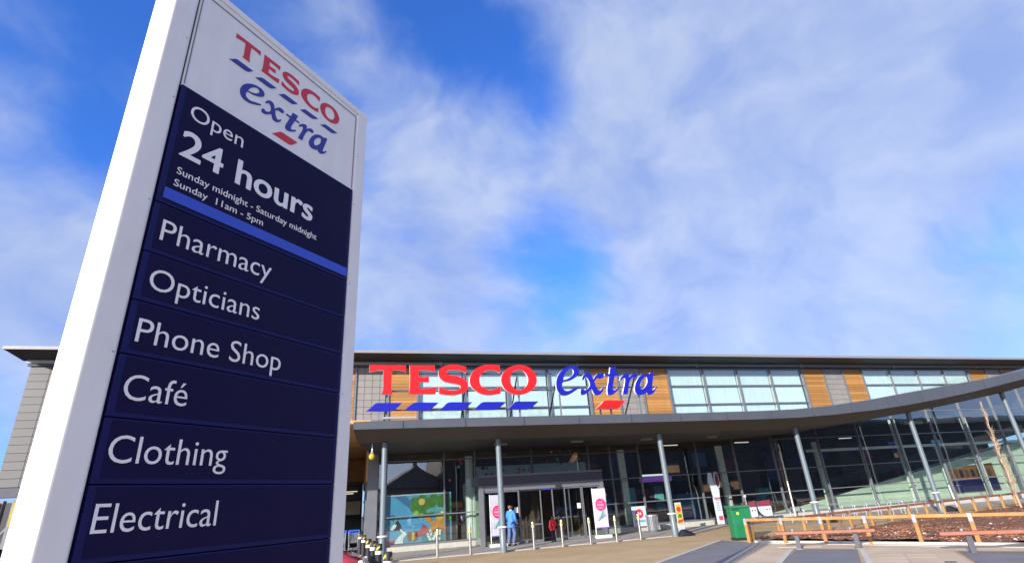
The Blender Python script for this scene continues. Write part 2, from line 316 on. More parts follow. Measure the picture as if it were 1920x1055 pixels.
# ------------------------------------------------------------------ ground and paving
flat('ground', [(-700,-700),(700,-700),(700,700),(-700,700)], 0, 'tar')
flat('forecourt_paving', [(-14,-9),(60,-9),(60,24),(19.2,27.0),(18.62,25.96),(14.1,22.45),(-20,23.2),(-20,5),(-14,2)], .008, 'tan')
flat('pavement', [(-20,23.22),(14.08,22.47),(18.58,25.98),(19.1,26.95),(-20,26.95)], .05, 'pave', .05)
flat('front_path', [(19.2,27.0),(20.2,23.9),(60,24.02),(60,26.95)], .016, 'pave')
flat('grey_path', [(3.2,10.3),(8,14.49),(13.05,18.78),(13.0,16.9),(9.1,13.17),(4.4,8.9)], .016, 'asph')
flat('grey_path', [(8.9,11.0),(9.97,12.13),(12.24,14.24),(13.08,12.93),(11.02,10.88),(9.6,9.4)], .016, 'asph')
flat('grey_path', [(13.88,10.81),(14.7,9.4),(15.6,7.2),(11.6,7.6),(12.33,9.32)], .016, 'asph')
kb = MB()
for a, b in [((3.1,10.35),(13.05,18.9)), ((4.45,8.8),(13.0,16.78)), ((8.8,11.1),(12.2,14.36)), ((9.7,9.3),(13.15,12.85)), ((13.0,16.78),(15.35,10.2))]:
    kb.bar((*a, .014), (*b, .014), .13, .02)
struct(kb.obj('path_edging', 'kerb'))
# cream slabs round the benches, laid one by one
slabs = struct(MB().add([(13.1,16.7,.012),(9.15,13.0,.012),(10.0,12.2,.012),(12.3,14.4,.012),(13.2,13.0,.012),(11.1,10.8,.012),(9.7,9.4,.012),(11.5,7.6,.012),(12.3,9.4,.012),(13.9,10.95,.012),(14.85,9.6,.012),(15.3,10.1,.012)],
    [(0,1,2,3),(0,3,4,10,11),(4,5,8,9,10),(5,6,7,8)]).obj('slab_bed', 'cslab'))
sm_ = MB().box(-.29,.29,-.29,.29,0,.012).mesh('slab', 'cslab')
import itertools
def inpoly(p, poly):
    x, y = p; c = False
    for i in range(len(poly)):
        (x1, y1), (x2, y2) = poly[i-1], poly[i]
        if (y1 > y) != (y2 > y) and x < (x2-x1)*(y-y1)/(y2-y1)+x1: c = not c
    return c
ZONES = [[(12.95,16.4),(9.5,13.1),(10.15,12.5),(12.3,14.6),(13.3,13.1),(14.4,11.3),(14.6,11.6)], [(13.0,12.75),(11.3,10.85),(10.1,9.5),(11.5,7.9),(12.2,9.5),(13.8,11.0)]]
for i in range(-14, 14):
    for j in range(-14, 14):
        c = Vector((12.2 + .6*(i*.72 + j*.70), 12.0 + .6*(i*.70 - j*.72)))
        if any(all(inpoly((c.x+dx, c.y+dy), z) for dx, dy in ((.4,0),(-.4,0),(0,.4),(0,-.4))) for z in ZONES):
            struct(link('slab', sm_, slabs, loc=(c.x, c.y, .013 + random.uniform(0, .004)), rot=(0, 0, R(44.2))))

# ------------------------------------------------------------------ supermarket
B = thing('supermarket_building', 'long supermarket with timber and pale glazed upper storey above a dark glass front', 'supermarket')
XL, XR, YF = -13.9, 62.0, 27.3
def bx(name, m, *a, parent=B, bevel=0): return MB().box(*a).obj(name, m, parent, bevel=bevel)
# roof: thin edge, deep soffit, eaves gutter
MB().prism_x([(25.73,9.03),(25.75,8.90),(60,8.80),(60,9.9),(27.5,9.2)], -14.28, XR).obj('roof', 'roof', B)
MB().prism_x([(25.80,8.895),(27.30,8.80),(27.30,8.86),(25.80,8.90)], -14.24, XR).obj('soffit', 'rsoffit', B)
bx('eaves_gutter', 'lgrey', -14.0, XR, 27.10, 27.32, 8.66, 8.795)
bx('eaves_trim', 'dgrey', -14.0, XR, 27.18, 27.33, 8.56, 8.658)
for x in (3.9, 11.6, 19.3, 27.0, 34.7, 42.4): bx('downpipe_bracket', 'lgrey', x, x+.14, 27.04, 27.10, 8.6, 8.83)
# backing structure (one closed volume behind the cladding)
MB().box(XL, XR, 29.8, 60, 5.3, 8.8).obj('upper_wall', 'dgrey', B)
MB().box(XL, -3.2, 27.62, 60, 3.4, 5.3).obj('upper_wall', 'dgrey', B)
MB().box(XL, 29.5, 27.64, 29.79, 5.32, 8.78).obj('upper_wall', 'dgrey', B)
MB().box(29.5, XR, 27.64, 29.79, 8.3, 8.78).obj('upper_wall', 'dgrey', B)
bx('side_wall', 'clad2', XL-.02, XL+.2, 27.34, 60, 3.4, 8.56)
bx('base_rail', 'dgrey', XL-.05, -3.0, 27.22, 27.62, 3.22, 3.4)
PL = .165
ZC = [(-20,5.45),(30,5.45),(30.5,6.05),(32.1,6.2),(35.3,6.55),(37.9,6.87),(40.7,7.2),(47.1,8.0),(52,8.4),(99,8.45)]
def zcut(x):
    for a, b in zip(ZC, ZC[1:]):
        if a[0] <= x <= b[0]: return a[1] + (b[1]-a[1])*(x-a[0])/(b[0]-a[0])
    return 5.45
plank_cache = {}
def plank_bay(x0, x1, z0=5.45, z1=8.55, m='timber'):
    z0 = max(z0, zcut(x0)) if x0 > 29 else z0
    if z0 > 8.3: return
    wd = round(x1 - x0, 3)
    if wd not in plank_cache: plank_cache[wd] = MB().box(0, wd, -.02, .02, 0, PL - .014).mesh('plank', m)
    z = z1
    while z - PL > z0 - .01:
        z -= PL; link('plank', plank_cache[wd], B, loc=(x0, YF + random.uniform(-.005, .005), z))
    bx('bay_backing', 'black', x0, x1, YF+.03, YF+.2, z0, z1)
cl_cache = {}
def clad_bay(x0, x1, z0, z1, cols, ph=.33, m='clad'):
    if x0 > 29: z0 = max(z0, zcut(x0))
    if z0 > 8.2: return
    wd = (x1 - x0) / cols; k = (round(wd, 3), m)
    if k not in cl_cache: cl_cache[k] = MB().box(0, wd - .018, -.02, .02, 0, ph - .016).mesh('cladding_panel', m)
    n = int((z1 - z0) / ph + .01)
    for i in range(cols):
        for j in range(n): link('cladding_panel', cl_cache[k], B, loc=(x0 + i*wd + .009, YF + random.uniform(-.003, .003), z1 - (j+1)*ph))
    bx('bay_backing', 'dgrey', x0, x1, YF+.03, YF+.2, z0, z1)
pane_up = MB().box(.06, 2.34, -.012, .012, 0, .80).mesh('pane', 'glassu')
def windows(x0, n, wd, z1=8.55):
    for i in range(n):
        x = x0 + i*wd; zb = zcut(x + wd*.5)
        if zb > 8.2: continue
        fr = MB().box(x, x+.035, YF-.06, YF+.05, zb, z1).obj('window', 'mgrey', B)
        MB().box(x+wd-.035, x+wd, YF-.06, YF+.05, zb, z1).obj('jamb', 'mgrey', fr)
        lv = [z for z in (6.42, 7.50) if z > zb + .15]
        ed = [zb+.06]
        MB().box(x+.035, x+wd-.035, YF-.06, YF+.05, zb, zb+.06).obj('sill', 'mgrey', fr)
        MB().box(x+.035, x+wd-.035, YF-.06, YF+.05, z1-.06, z1).obj('head', 'mgrey', fr)
        for z in lv: MB().box(x+.035, x+wd-.035, YF-.05, YF+.05, z, z+.05).obj('transom', 'mgrey', fr); ed += [z, z+.05]
        ed.append(z1-.06)
        for za, zz_ in zip(ed[::2], ed[1::2]):
            MB().box(x+.036, x+wd-.036, YF-.01, YF+.01, za+.001, zz_-.001).obj('pane', 'glassu', fr)
        MB().box(x+.16, x+wd-.10, YF+.13, YF+.15, zb+.02, z1-.02).obj('blind', 'blind', fr)
        MB().box(x, x+.13, YF+.052, YF+.2, zb, z1).obj('reveal', 'whitef', fr)
        bx('bay_backing', 'dgrey', x, x+wd, YF+.3, YF+.32, zb, z1)
def post(x, z0=5.45, z1=8.55):
    z0 = zcut(x)
    if z0 < 8.3: bx('cover_strip', 'mgrey', x-.05, x+.05, YF-.09, YF+.1, z0, z1)
clad_bay(XL, -3.2, 3.4, 8.56, 14, m='clad2')
clad_bay(-3.2, -1.9, 5.3, 8.56, 1)
plank_bay(-1.8, -.32, 5.3); clad_bay(-.2, 1.3, 5.3, 8.56, 4); plank_bay(1.38, 2.75)
windows(2.85, 4, 2.36)
plank_bay(12.4, 14.05); clad_bay(14.15, 15.6, 5.5, 8.56, 3); plank_bay(15.7, 17.3)
windows(17.42, 4, 2.43)
for k in range(3):
    a = 27.2 + k*14.55
    plank_bay(a, a+1.6, 5.3); clad_bay(a+1.7, a+3.15, 5.3, 8.56, 3); plank_bay(a+3.25, a+4.8, 5.3)
    if k < 2: windows(a+4.85, 4, 2.42)
for x in (-1.85, -.26, 1.34, 2.8, 12.34, 14.1, 15.65, 17.36, 27.16, 28.85, 30.4, 32.02, 41.72, 43.4, 44.95, 46.57, 56.25): post(x)
bx('ledge', 'dgrey', .35, 17.3, 27.12, 27.28, 5.33, 5.44)

# canopy: fascia profile rises to the right
PROF = [(-.2,4.62,4.90,4.27),(3,4.62,4.95,4.27),(8,4.61,4.97,4.26),(14,4.60,4.96,4.26),(18,4.60,4.98,4.27),(20,4.63,5.03,4.30),(22,4.72,5.16,4.38),(24.6,4.89,5.42,4.53),(27,5.12,5.72,4.76),
        (29,5.36,5.96,4.98),(31.2,5.65,6.23,5.25),(33.5,6.0,6.5,5.56),(36.1,6.42,6.90,5.92),(40,7.1,7.6,6.6),(46,8.2,8.7,7.7),(52,9.3,9.8,8.8)]
def profile(x):
    for a, b in zip(PROF, PROF[1:]):
        if a[0] <= x <= b[0]:
            t = (x-a[0])/(b[0]-a[0]); return [a[i]+(b[i]-a[i])*t for i in (1,2,3)]
    return PROF[-1][1:] if x > 20 else PROF[0][1:]
fr = []; sr = []; dr = []
xs = [p[0] for p in PROF]; xs2 = sorted(set(xs + [x*1.0 for x in range(20, 52)]))
for x in xs2:
    zb, zt, zs = profile(x)
    e = (lambda y: (y-20.9)*.14 + x) if x == xs2[0] else (lambda y: x)      # splayed left end
    yb = 27.05 - 4.3*min(1, max(0, (x-28)/8))                              # the roof gets shallower as it sweeps up
    fr.append([(x,20.90,zb),(x,20.88,zt-.03),(x,20.93,zt),(e(27.05),yb,zt-.03),(e(27.05),yb,zt-.13),(x,21.05,zt-.1),(x,21.0,zb+.02)])
    sr.append([(x,20.93,zb+.003),(e(22.2),22.2,zs),(e(22.2),22.2,zs+.06),(x,20.98,zb+.06)])
    dr.append([(e(22.2),22.203,zs+.01),(e(27.2),yb+.15,zs+.03),(e(27.2),yb+.15,zs+.12),(e(22.2),22.203,zs+.1)])
canopy = MB().loft(fr).obj('canopy', 'fascia', B, smooth=True)
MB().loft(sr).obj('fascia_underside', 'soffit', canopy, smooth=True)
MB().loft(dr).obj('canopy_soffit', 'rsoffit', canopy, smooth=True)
for x in [1.6+2.4*i for i in range(19)]:
    zb, zt, zs = profile(x); bx('joint_strip', 'dgrey', x-.008, x+.008, 20.865, 20.9, zb+.01, zt-.02, parent=canopy)
bx('flashing', 'lgrey', .85, 2.1, 20.95, 21.1, 4.99, 5.06, parent=canopy)
for x in (6.2, 9.9, 13.6, 17.3): bx('soffit_light', 'lgrey', x-.3, x+.3, 24.0, 24.2, 4.21, 4.28, parent=canopy)

# columns
def column(x, y=22.35, big=True):
    zb, zt, zs = profile(x)
    c = MB().lathe([(.118,.9),(.118,zs+.35)], 24).obj('column', 'column', B, smooth=True); c.location = (x, y, 0)
    MB().lathe([(.135,.0),(.135,.88),(.12,.9)], 24).obj('column_base', 'column', c, smooth=True)
    MB().lathe([(.14,.86),(.20,.90),(.20,.93),(.12,.95)], 24).obj('column_collar', 'wht', c, smooth=True)
for x in (1.03, 5.66, 13.27, 20.9, 28.55, 36.2, 43.8): column(x)

# entrance-level glazing
ZS = .27
MB().box(1.2, 5.55, 27.12, 27.5, .05, ZS).obj('plinth', 'kerb', B)
MB().box(11.65, 60, 27.12, 27.5, 0, ZS).obj('plinth', 'kerb', B)
bx('corner_pier', 'mgrey', .50, .96, 26.9, 27.5, 0, 4.42)
def glaz(x0, x1, zt, zb=ZS, trans=(1.4, 2.6), fm='mgrey'):
    fr = MB().box(x0, x0+.06, 27.24, 27.4, zb, zt).obj('shop_window', fm, B)
    t = MB().box(x0+.06, x1, 27.25, 27.39, zb, zb+.08)
    t.obj('sill', fm, fr)
    zz = [zb+.08]
    for z in trans:
        if z < zt - .3: MB().box(x0+.06, x1, 27.27, 27.37, z-.02, z+.03).obj('transom', fm, fr); zz += [z-.02, z+.03]
    zz.append(zt)
    for a, b in zip(zz[::2], zz[1::2]): MB().box(x0+.062, x1-.002, 27.31, 27.33, a, b).obj('pane', 'glassg', fr)
glaz(.96, 4.08, 4.35, trans=(1.5, 3.95)); glaz(4.08, 5.62, 4.35, trans=(1.5, 3.95)); 
for a, b in ((5.62,8.6),(8.6,11.75)): glaz(a, b, 4.35, zb=3.0, trans=(3.95,))
glaz(11.75, 13.0, 4.35, trans=(1.4,2.6,3.95)); glaz(13.0, 14.7, 4.35, trans=(1.4,2.6,3.95))
XM = [14.7,16.1,18.3,20.8,23.5,26.9,30.1,33.3,36.45,39.55,42.7,45.8,49,52]
for a, b in zip(XM, XM[1:]): glaz(a, b, min(profile((a+b)/2)[2]+.12, 5.3) if b < 29 else zcut(a) - .02, trans=(1.4,2.62,4.3,5.75))
# cream inner columns and rail
for x in (5.45, 13.95, 20.25, 27.2, 33.9, 40.3, 46.8):
    zt = 4.1 if x < 30 else 5.3
    MB().box(x-.17, x+.17, 27.75, 27.95, .1, zt).box(x-.06, x+.06, 27.70, 27.75, .1, zt).obj('inner_column', 'cream', B)
for x in (30.6, 36.9, 43.3): bx('inner_post', 'cream', x-.06, x+.06, 27.75, 27.85, 0.1, 3.75)
bx('inner_rail', 'cream', 26.3, 50, 27.66, 27.74, 3.50, 3.66)
# interior
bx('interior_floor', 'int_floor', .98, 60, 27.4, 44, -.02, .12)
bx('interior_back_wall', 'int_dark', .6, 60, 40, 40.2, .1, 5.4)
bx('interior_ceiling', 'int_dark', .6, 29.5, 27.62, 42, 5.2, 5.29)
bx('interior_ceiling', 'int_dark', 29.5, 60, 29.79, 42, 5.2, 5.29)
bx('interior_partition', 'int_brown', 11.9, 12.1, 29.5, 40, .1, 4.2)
bx('interior_partition', 'palewall', 5.7, 5.85, 27.6, 31, .1, 2.9)
for x, wd, h, y, m in [(15.6,2.6,2.1,33,'int_red'),(19.3,1.6,2.6,35,'int_dark'),(22.5,3.4,2.3,34,'int_brown'),(27,2.4,4.3,36,'int_brown'),(31.5,3,2.9,36,'int_brown'),(36.2,3,4.6,35,'int_brown'),(7.1,1.7,2.0,33,'int_dark'),(10.3,1,2.4,31,'int_brown')]:
    bx('display_unit', m, x, x+wd, y, y+.8, .12, h)
for x in (19.8, 25.5, 34.7): bx('strip_light', 'lit_s', x, x+1.1, 33, 33.12, 4.7, 4.75)
rn2 = random.Random(5)
for i in range(34):
    x = 12.5 + i*1.05 + rn2.uniform(-.3,.3); y = rn2.uniform(29.6, 35); wd = rn2.uniform(.4,1.5); h = rn2.uniform(.9,2.3)
    if x > 23: y = max(y, 31)
    bx('stock_shelf', rn2.choice(['int_brown','int_dark','int_red','mdblue','mbrown','int_floor','teal','dgrey','mpink']), x, x+wd, y, y+.4, .12, h)
for i in range(13):
    x = 13.2 + i*2.6 + rn2.uniform(-.5,.5); y = rn2.uniform(29.5, 33); z = rn2.uniform(2.7,3.4)
    bx('hanging_banner', rn2.choice(['int_red','mdblue','int_brown','navy','maroon']), x, x+rn2.uniform(.6,1.3), y, y+.02, z, z+rn2.uniform(.5,.9))
bx('hanging_banner', 'navy', 23.9, 25.0, 28.6, 28.63, 2.1, 3.7)
bx('illuminated_sign', 'lit_p', 16.6, 18.8, 31.0, 31.05, 2.45, 2.72); bx('illuminated_sign', 'lit_w', 16.7, 18.5, 30.96, 30.99, 2.73, 2.88)
bx('illuminated_sign', 'lit_b', 6.3, 7.5, 30, 30.05, 2.35, 2.75); bx('illuminated_sign', 'lit_b', 7.7, 9.1, 30.2, 30.25, 2.5, 2.78); bx('illuminated_sign', 'lit_w', 7.8, 8.8, 30.16, 30.19, 2.6, 2.66); bx('illuminated_sign', 'lit_b', 9.9, 10.9, 30, 30.05, 2.35, 2.7)
bx('display_counter', 'mbrown', 4.7, 5.6, 30.2, 30.6, .12, 2.05); bx('price_board', 'morange', 4.75, 5.5, 30.1, 30.14, 1.75, 2.0)
# pale wall shaped to the canopy shadow line, dark parts added above it
MB().prism_y([(22.0,.12),(50,.12),(50,4.2),(43,3.35),(36,2.24),(29.5,1.22),(25.0,.52),(22.0,.12)], 28.3, 28.5).obj('shadow_line_wall', 'palewall', B)
MB().prism_y([(25,.50),(50,4.3),(50,4.36),(25,.56)], 28.27, 28.53).obj('shadow_line_strip', 'black', B)  # dark strip added along the sloping shadow edge
MB().prism_y([(25,.6),(50,4.4),(50,5.0),(25,1.2)], 30.4, 30.6).obj('shade_panel', 'int_dark', B)  # dark panel added for the shade above that edge
pb = MB().prism_y([(37.9,.55),(42.0,.55),(42.0,2.3),(37.6,2.0)], 28.24, 28.26).obj('poster', 'mbrown', B)
MB().prism_y([(38.0,.6),(41.9,.6),(41.9,1.35),(37.85,1.3)], 28.22, 28.235).obj('poster_print', 'navy', pb)
for i in range(7): MB().box(38.2+i*.52, 38.5+i*.52, 28.20, 28.22, 1.5, 1.95).obj('poster_print', 'black' if i % 2 else 'int_brown', pb)

# entrance lobby
lob = bx('entrance_lobby', 'dgrey', 5.45, 11.65, 25.5, 27.2, 2.58, 3.0)
bx('fascia_trim', 'mgrey', 5.43, 11.67, 25.47, 25.5, 2.95, 3.02, parent=lob)
for x in (5.45, 11.45): bx('door_post', 'mgrey', x, x+.2, 25.5, 25.75, 0.05, 2.579, parent=lob)
for x in (5.45, 11.55): 
    bx('side_glass', 'glassd', x+.04, x+.06, 25.76, 27.2, .1, 2.57, parent=lob)
bx('door_header', 'mgrey', 5.66, 11.44, 25.55, 25.7, 2.32, 2.575, parent=lob)
def door(x0, x1, y=25.62, kick=False):
    f = MB().box(x0, x0+.05, y-.025, y+.025, .06, 2.31).box(x1-.05, x1, y-.025, y+.025, .06, 2.31).box(x0+.05, x1-.05, y-.025, y+.025, 2.26, 2.31).box(x0+.05, x1-.05, y-.025, y+.025, .06, .16)
    if kick: f.box(x0+.05, x1-.05, y-.025, y+.025, .78, .83)
    d = f.obj('sliding_door', 'mgrey', B)
    MB().box(x0+.052, x1-.052, y-.006, y+.006, .162, 2.258).obj('pane', 'glassd', d)
    return d
doors = [door(5.68,6.55), door(6.58,7.35), door(7.37,8.45,25.70,True), door(9.0,9.9,25.70), door(9.6,10.5), door(10.52,11.42)]
for d, x, m in ((doors[1], 7.18, 'mwhite'), (doors[4], 10.3, 'mwhite'), (doors[5], 11.15, 'mblue')):
    MB().box(x-.09, x+.09, 25.60, 25.607, 1.35, 1.58).obj('door_sticker', m, d)
bx('inner_wall', 'int_brown', 8.5, 8.9, 27.5, 29.5, .12, 2.5)
bx('door_mat', 'black', 6, 11.2, 25.8, 27.2, .05, .065)
bx('barrier_rail', 'mgrey', 9.3, 11.2, 26.9, 26.95, .95, 1.0)
bx('wall_board', 'int_brown', 8.9, 10.3, 29.5, 29.55, .12, .8)
# coloured transfers on the glass above the doors
st = [(.9,'mpink'),(.6,'mblue'),(.5,'mgold'),(.4,'mbrown')]
for i in range(34):
    x = random.uniform(4.3, 11.4); z = random.choice((3.15,3.32,3.5,3.68,4.1)) + random.uniform(-.04,.04)
    if x < 5.6: z = random.uniform(2.9, 4.2)
    r_ = random.uniform(.05,.085); a0 = random.random()*3
    MB().prism_y([(x+r_*math.cos(a0+k*math.pi/4), z+r_*(1.1 if k%2 else .8)*math.sin(a0+k*math.pi/4)) for k in range(8)], 27.288, 27.292).obj('window_transfer', random.choice(['mpink','mdblue','mgold','mbrown','maroon','teal']), B)
for a, b in ((5.7,8.55),(8.7,11.6)): bx('frosted_film', 'palep', a, b, 27.335, 27.34, 3.09, 3.55)
# text on the glass right of the doors
for body, z, cap in (('Open', 2.02, .10), ('24 hours', 1.83, .13)):
    link('window_lettering', text_mesh(body, 'mwhite', 11.9, z, cap, None, .001, .012), B, loc=(0, 27.28, 0))

# undercroft on the left
bx('undercroft_ceiling', 'timber_s', -6, .45, 22.0, 38, 5.0, 5.12)
for i in range(53): bx('ceiling_plank', 'timber_s', -6, .44, 22.05+i*.3, 22.335+i*.3, 4.97, 4.998)
sidew = bx('timber_side_wall', 'timber_s', .47, .56, 27.55, 38, 3.15, 5.0)
for i in range(11): bx('plank', 'timber_s', .44, .468, 27.6, 38, 3.17+i*.165, 3.17+i*.165+.152)
bx('back_timber_wall', 'timber_s', -12, .44, 38, 38.2, 3.7, 4.97)
bx('undercroft_beam', 'dgrey', -12, .44, 37.9, 38, 3.55, 3.7)
bx('undercroft_back_wall', 'black', -34, .44, 39, 39.2, 0, 3.6)
bx('beige_panel', 'cslab', -12, .3, 36.5, 36.7, 1.75, 2.5)
for x, z in ((-.6,3.0),(-.35,3.12)): bx('strip_light', 'lit_s', x-.35, x+.45, 38.6, 38.66, z, z+.05)
g = MB()
for y in (28.2, 29.6, 31.2): g.box(.47, .53, y, y+.06, .1, 3.14)
for z in (.3, 1.5, 2.4, 3.08): g.box(.48, .52, 27.55, 38, z, z+.06)
sg = g.obj('side_window', 'mgrey', B)
MB().box(.498,.508,27.6,37.9,.37,3.07).obj('pane', 'glassg', sg)
for x in (-15.45, -14.85, -12.5, -9.5, -6.5, -3.5):
    c = MB().box(x-.13, x+.13, 31.0, 31.26, 0, 3.3).obj('undercroft_post', 'mgrey', B)
    MB().box(x-.055, x+.055, 30.93, 30.997, 2.2, 3.2).obj('yellow_guard', 'guard', c)
    MB().bar((x+.1,31.1,1.1),(x+1.4,31.1,2.6),.08,.08).bar((x-.1,31.1,2.2),(x-1.2,31.1,.6),.08,.08).obj('brace', 'mgrey', c)
bx('undercroft_panel', 'pglass', -14.6, -14.2, 28.2, 28.23, 3.4, 5.2)

# beacon globe hanging under the canopy corner
bl = MB(); 
be = thing('beacon_lamp', 'yellow globe lamp hanging on a thin rod below the timber corner of the canopy', 'lamp', (.55, 22.5, 3.66))
MB().lathe([(.0001,0)]+[(.13*math.sin(R(a)), .13-.13*math.cos(R(a))) for a in range(15,180,15)]+[(.0001,.26)], 18).obj('globe', 'beacon', be, smooth=True)
MB().path([(0,0,.25),(0,0,.98)], .03, 8).obj('rod', 'lgrey', be); MB().lathe([(.07,.25),(.04,.33)], 12).obj('cap', 'lgrey', be)

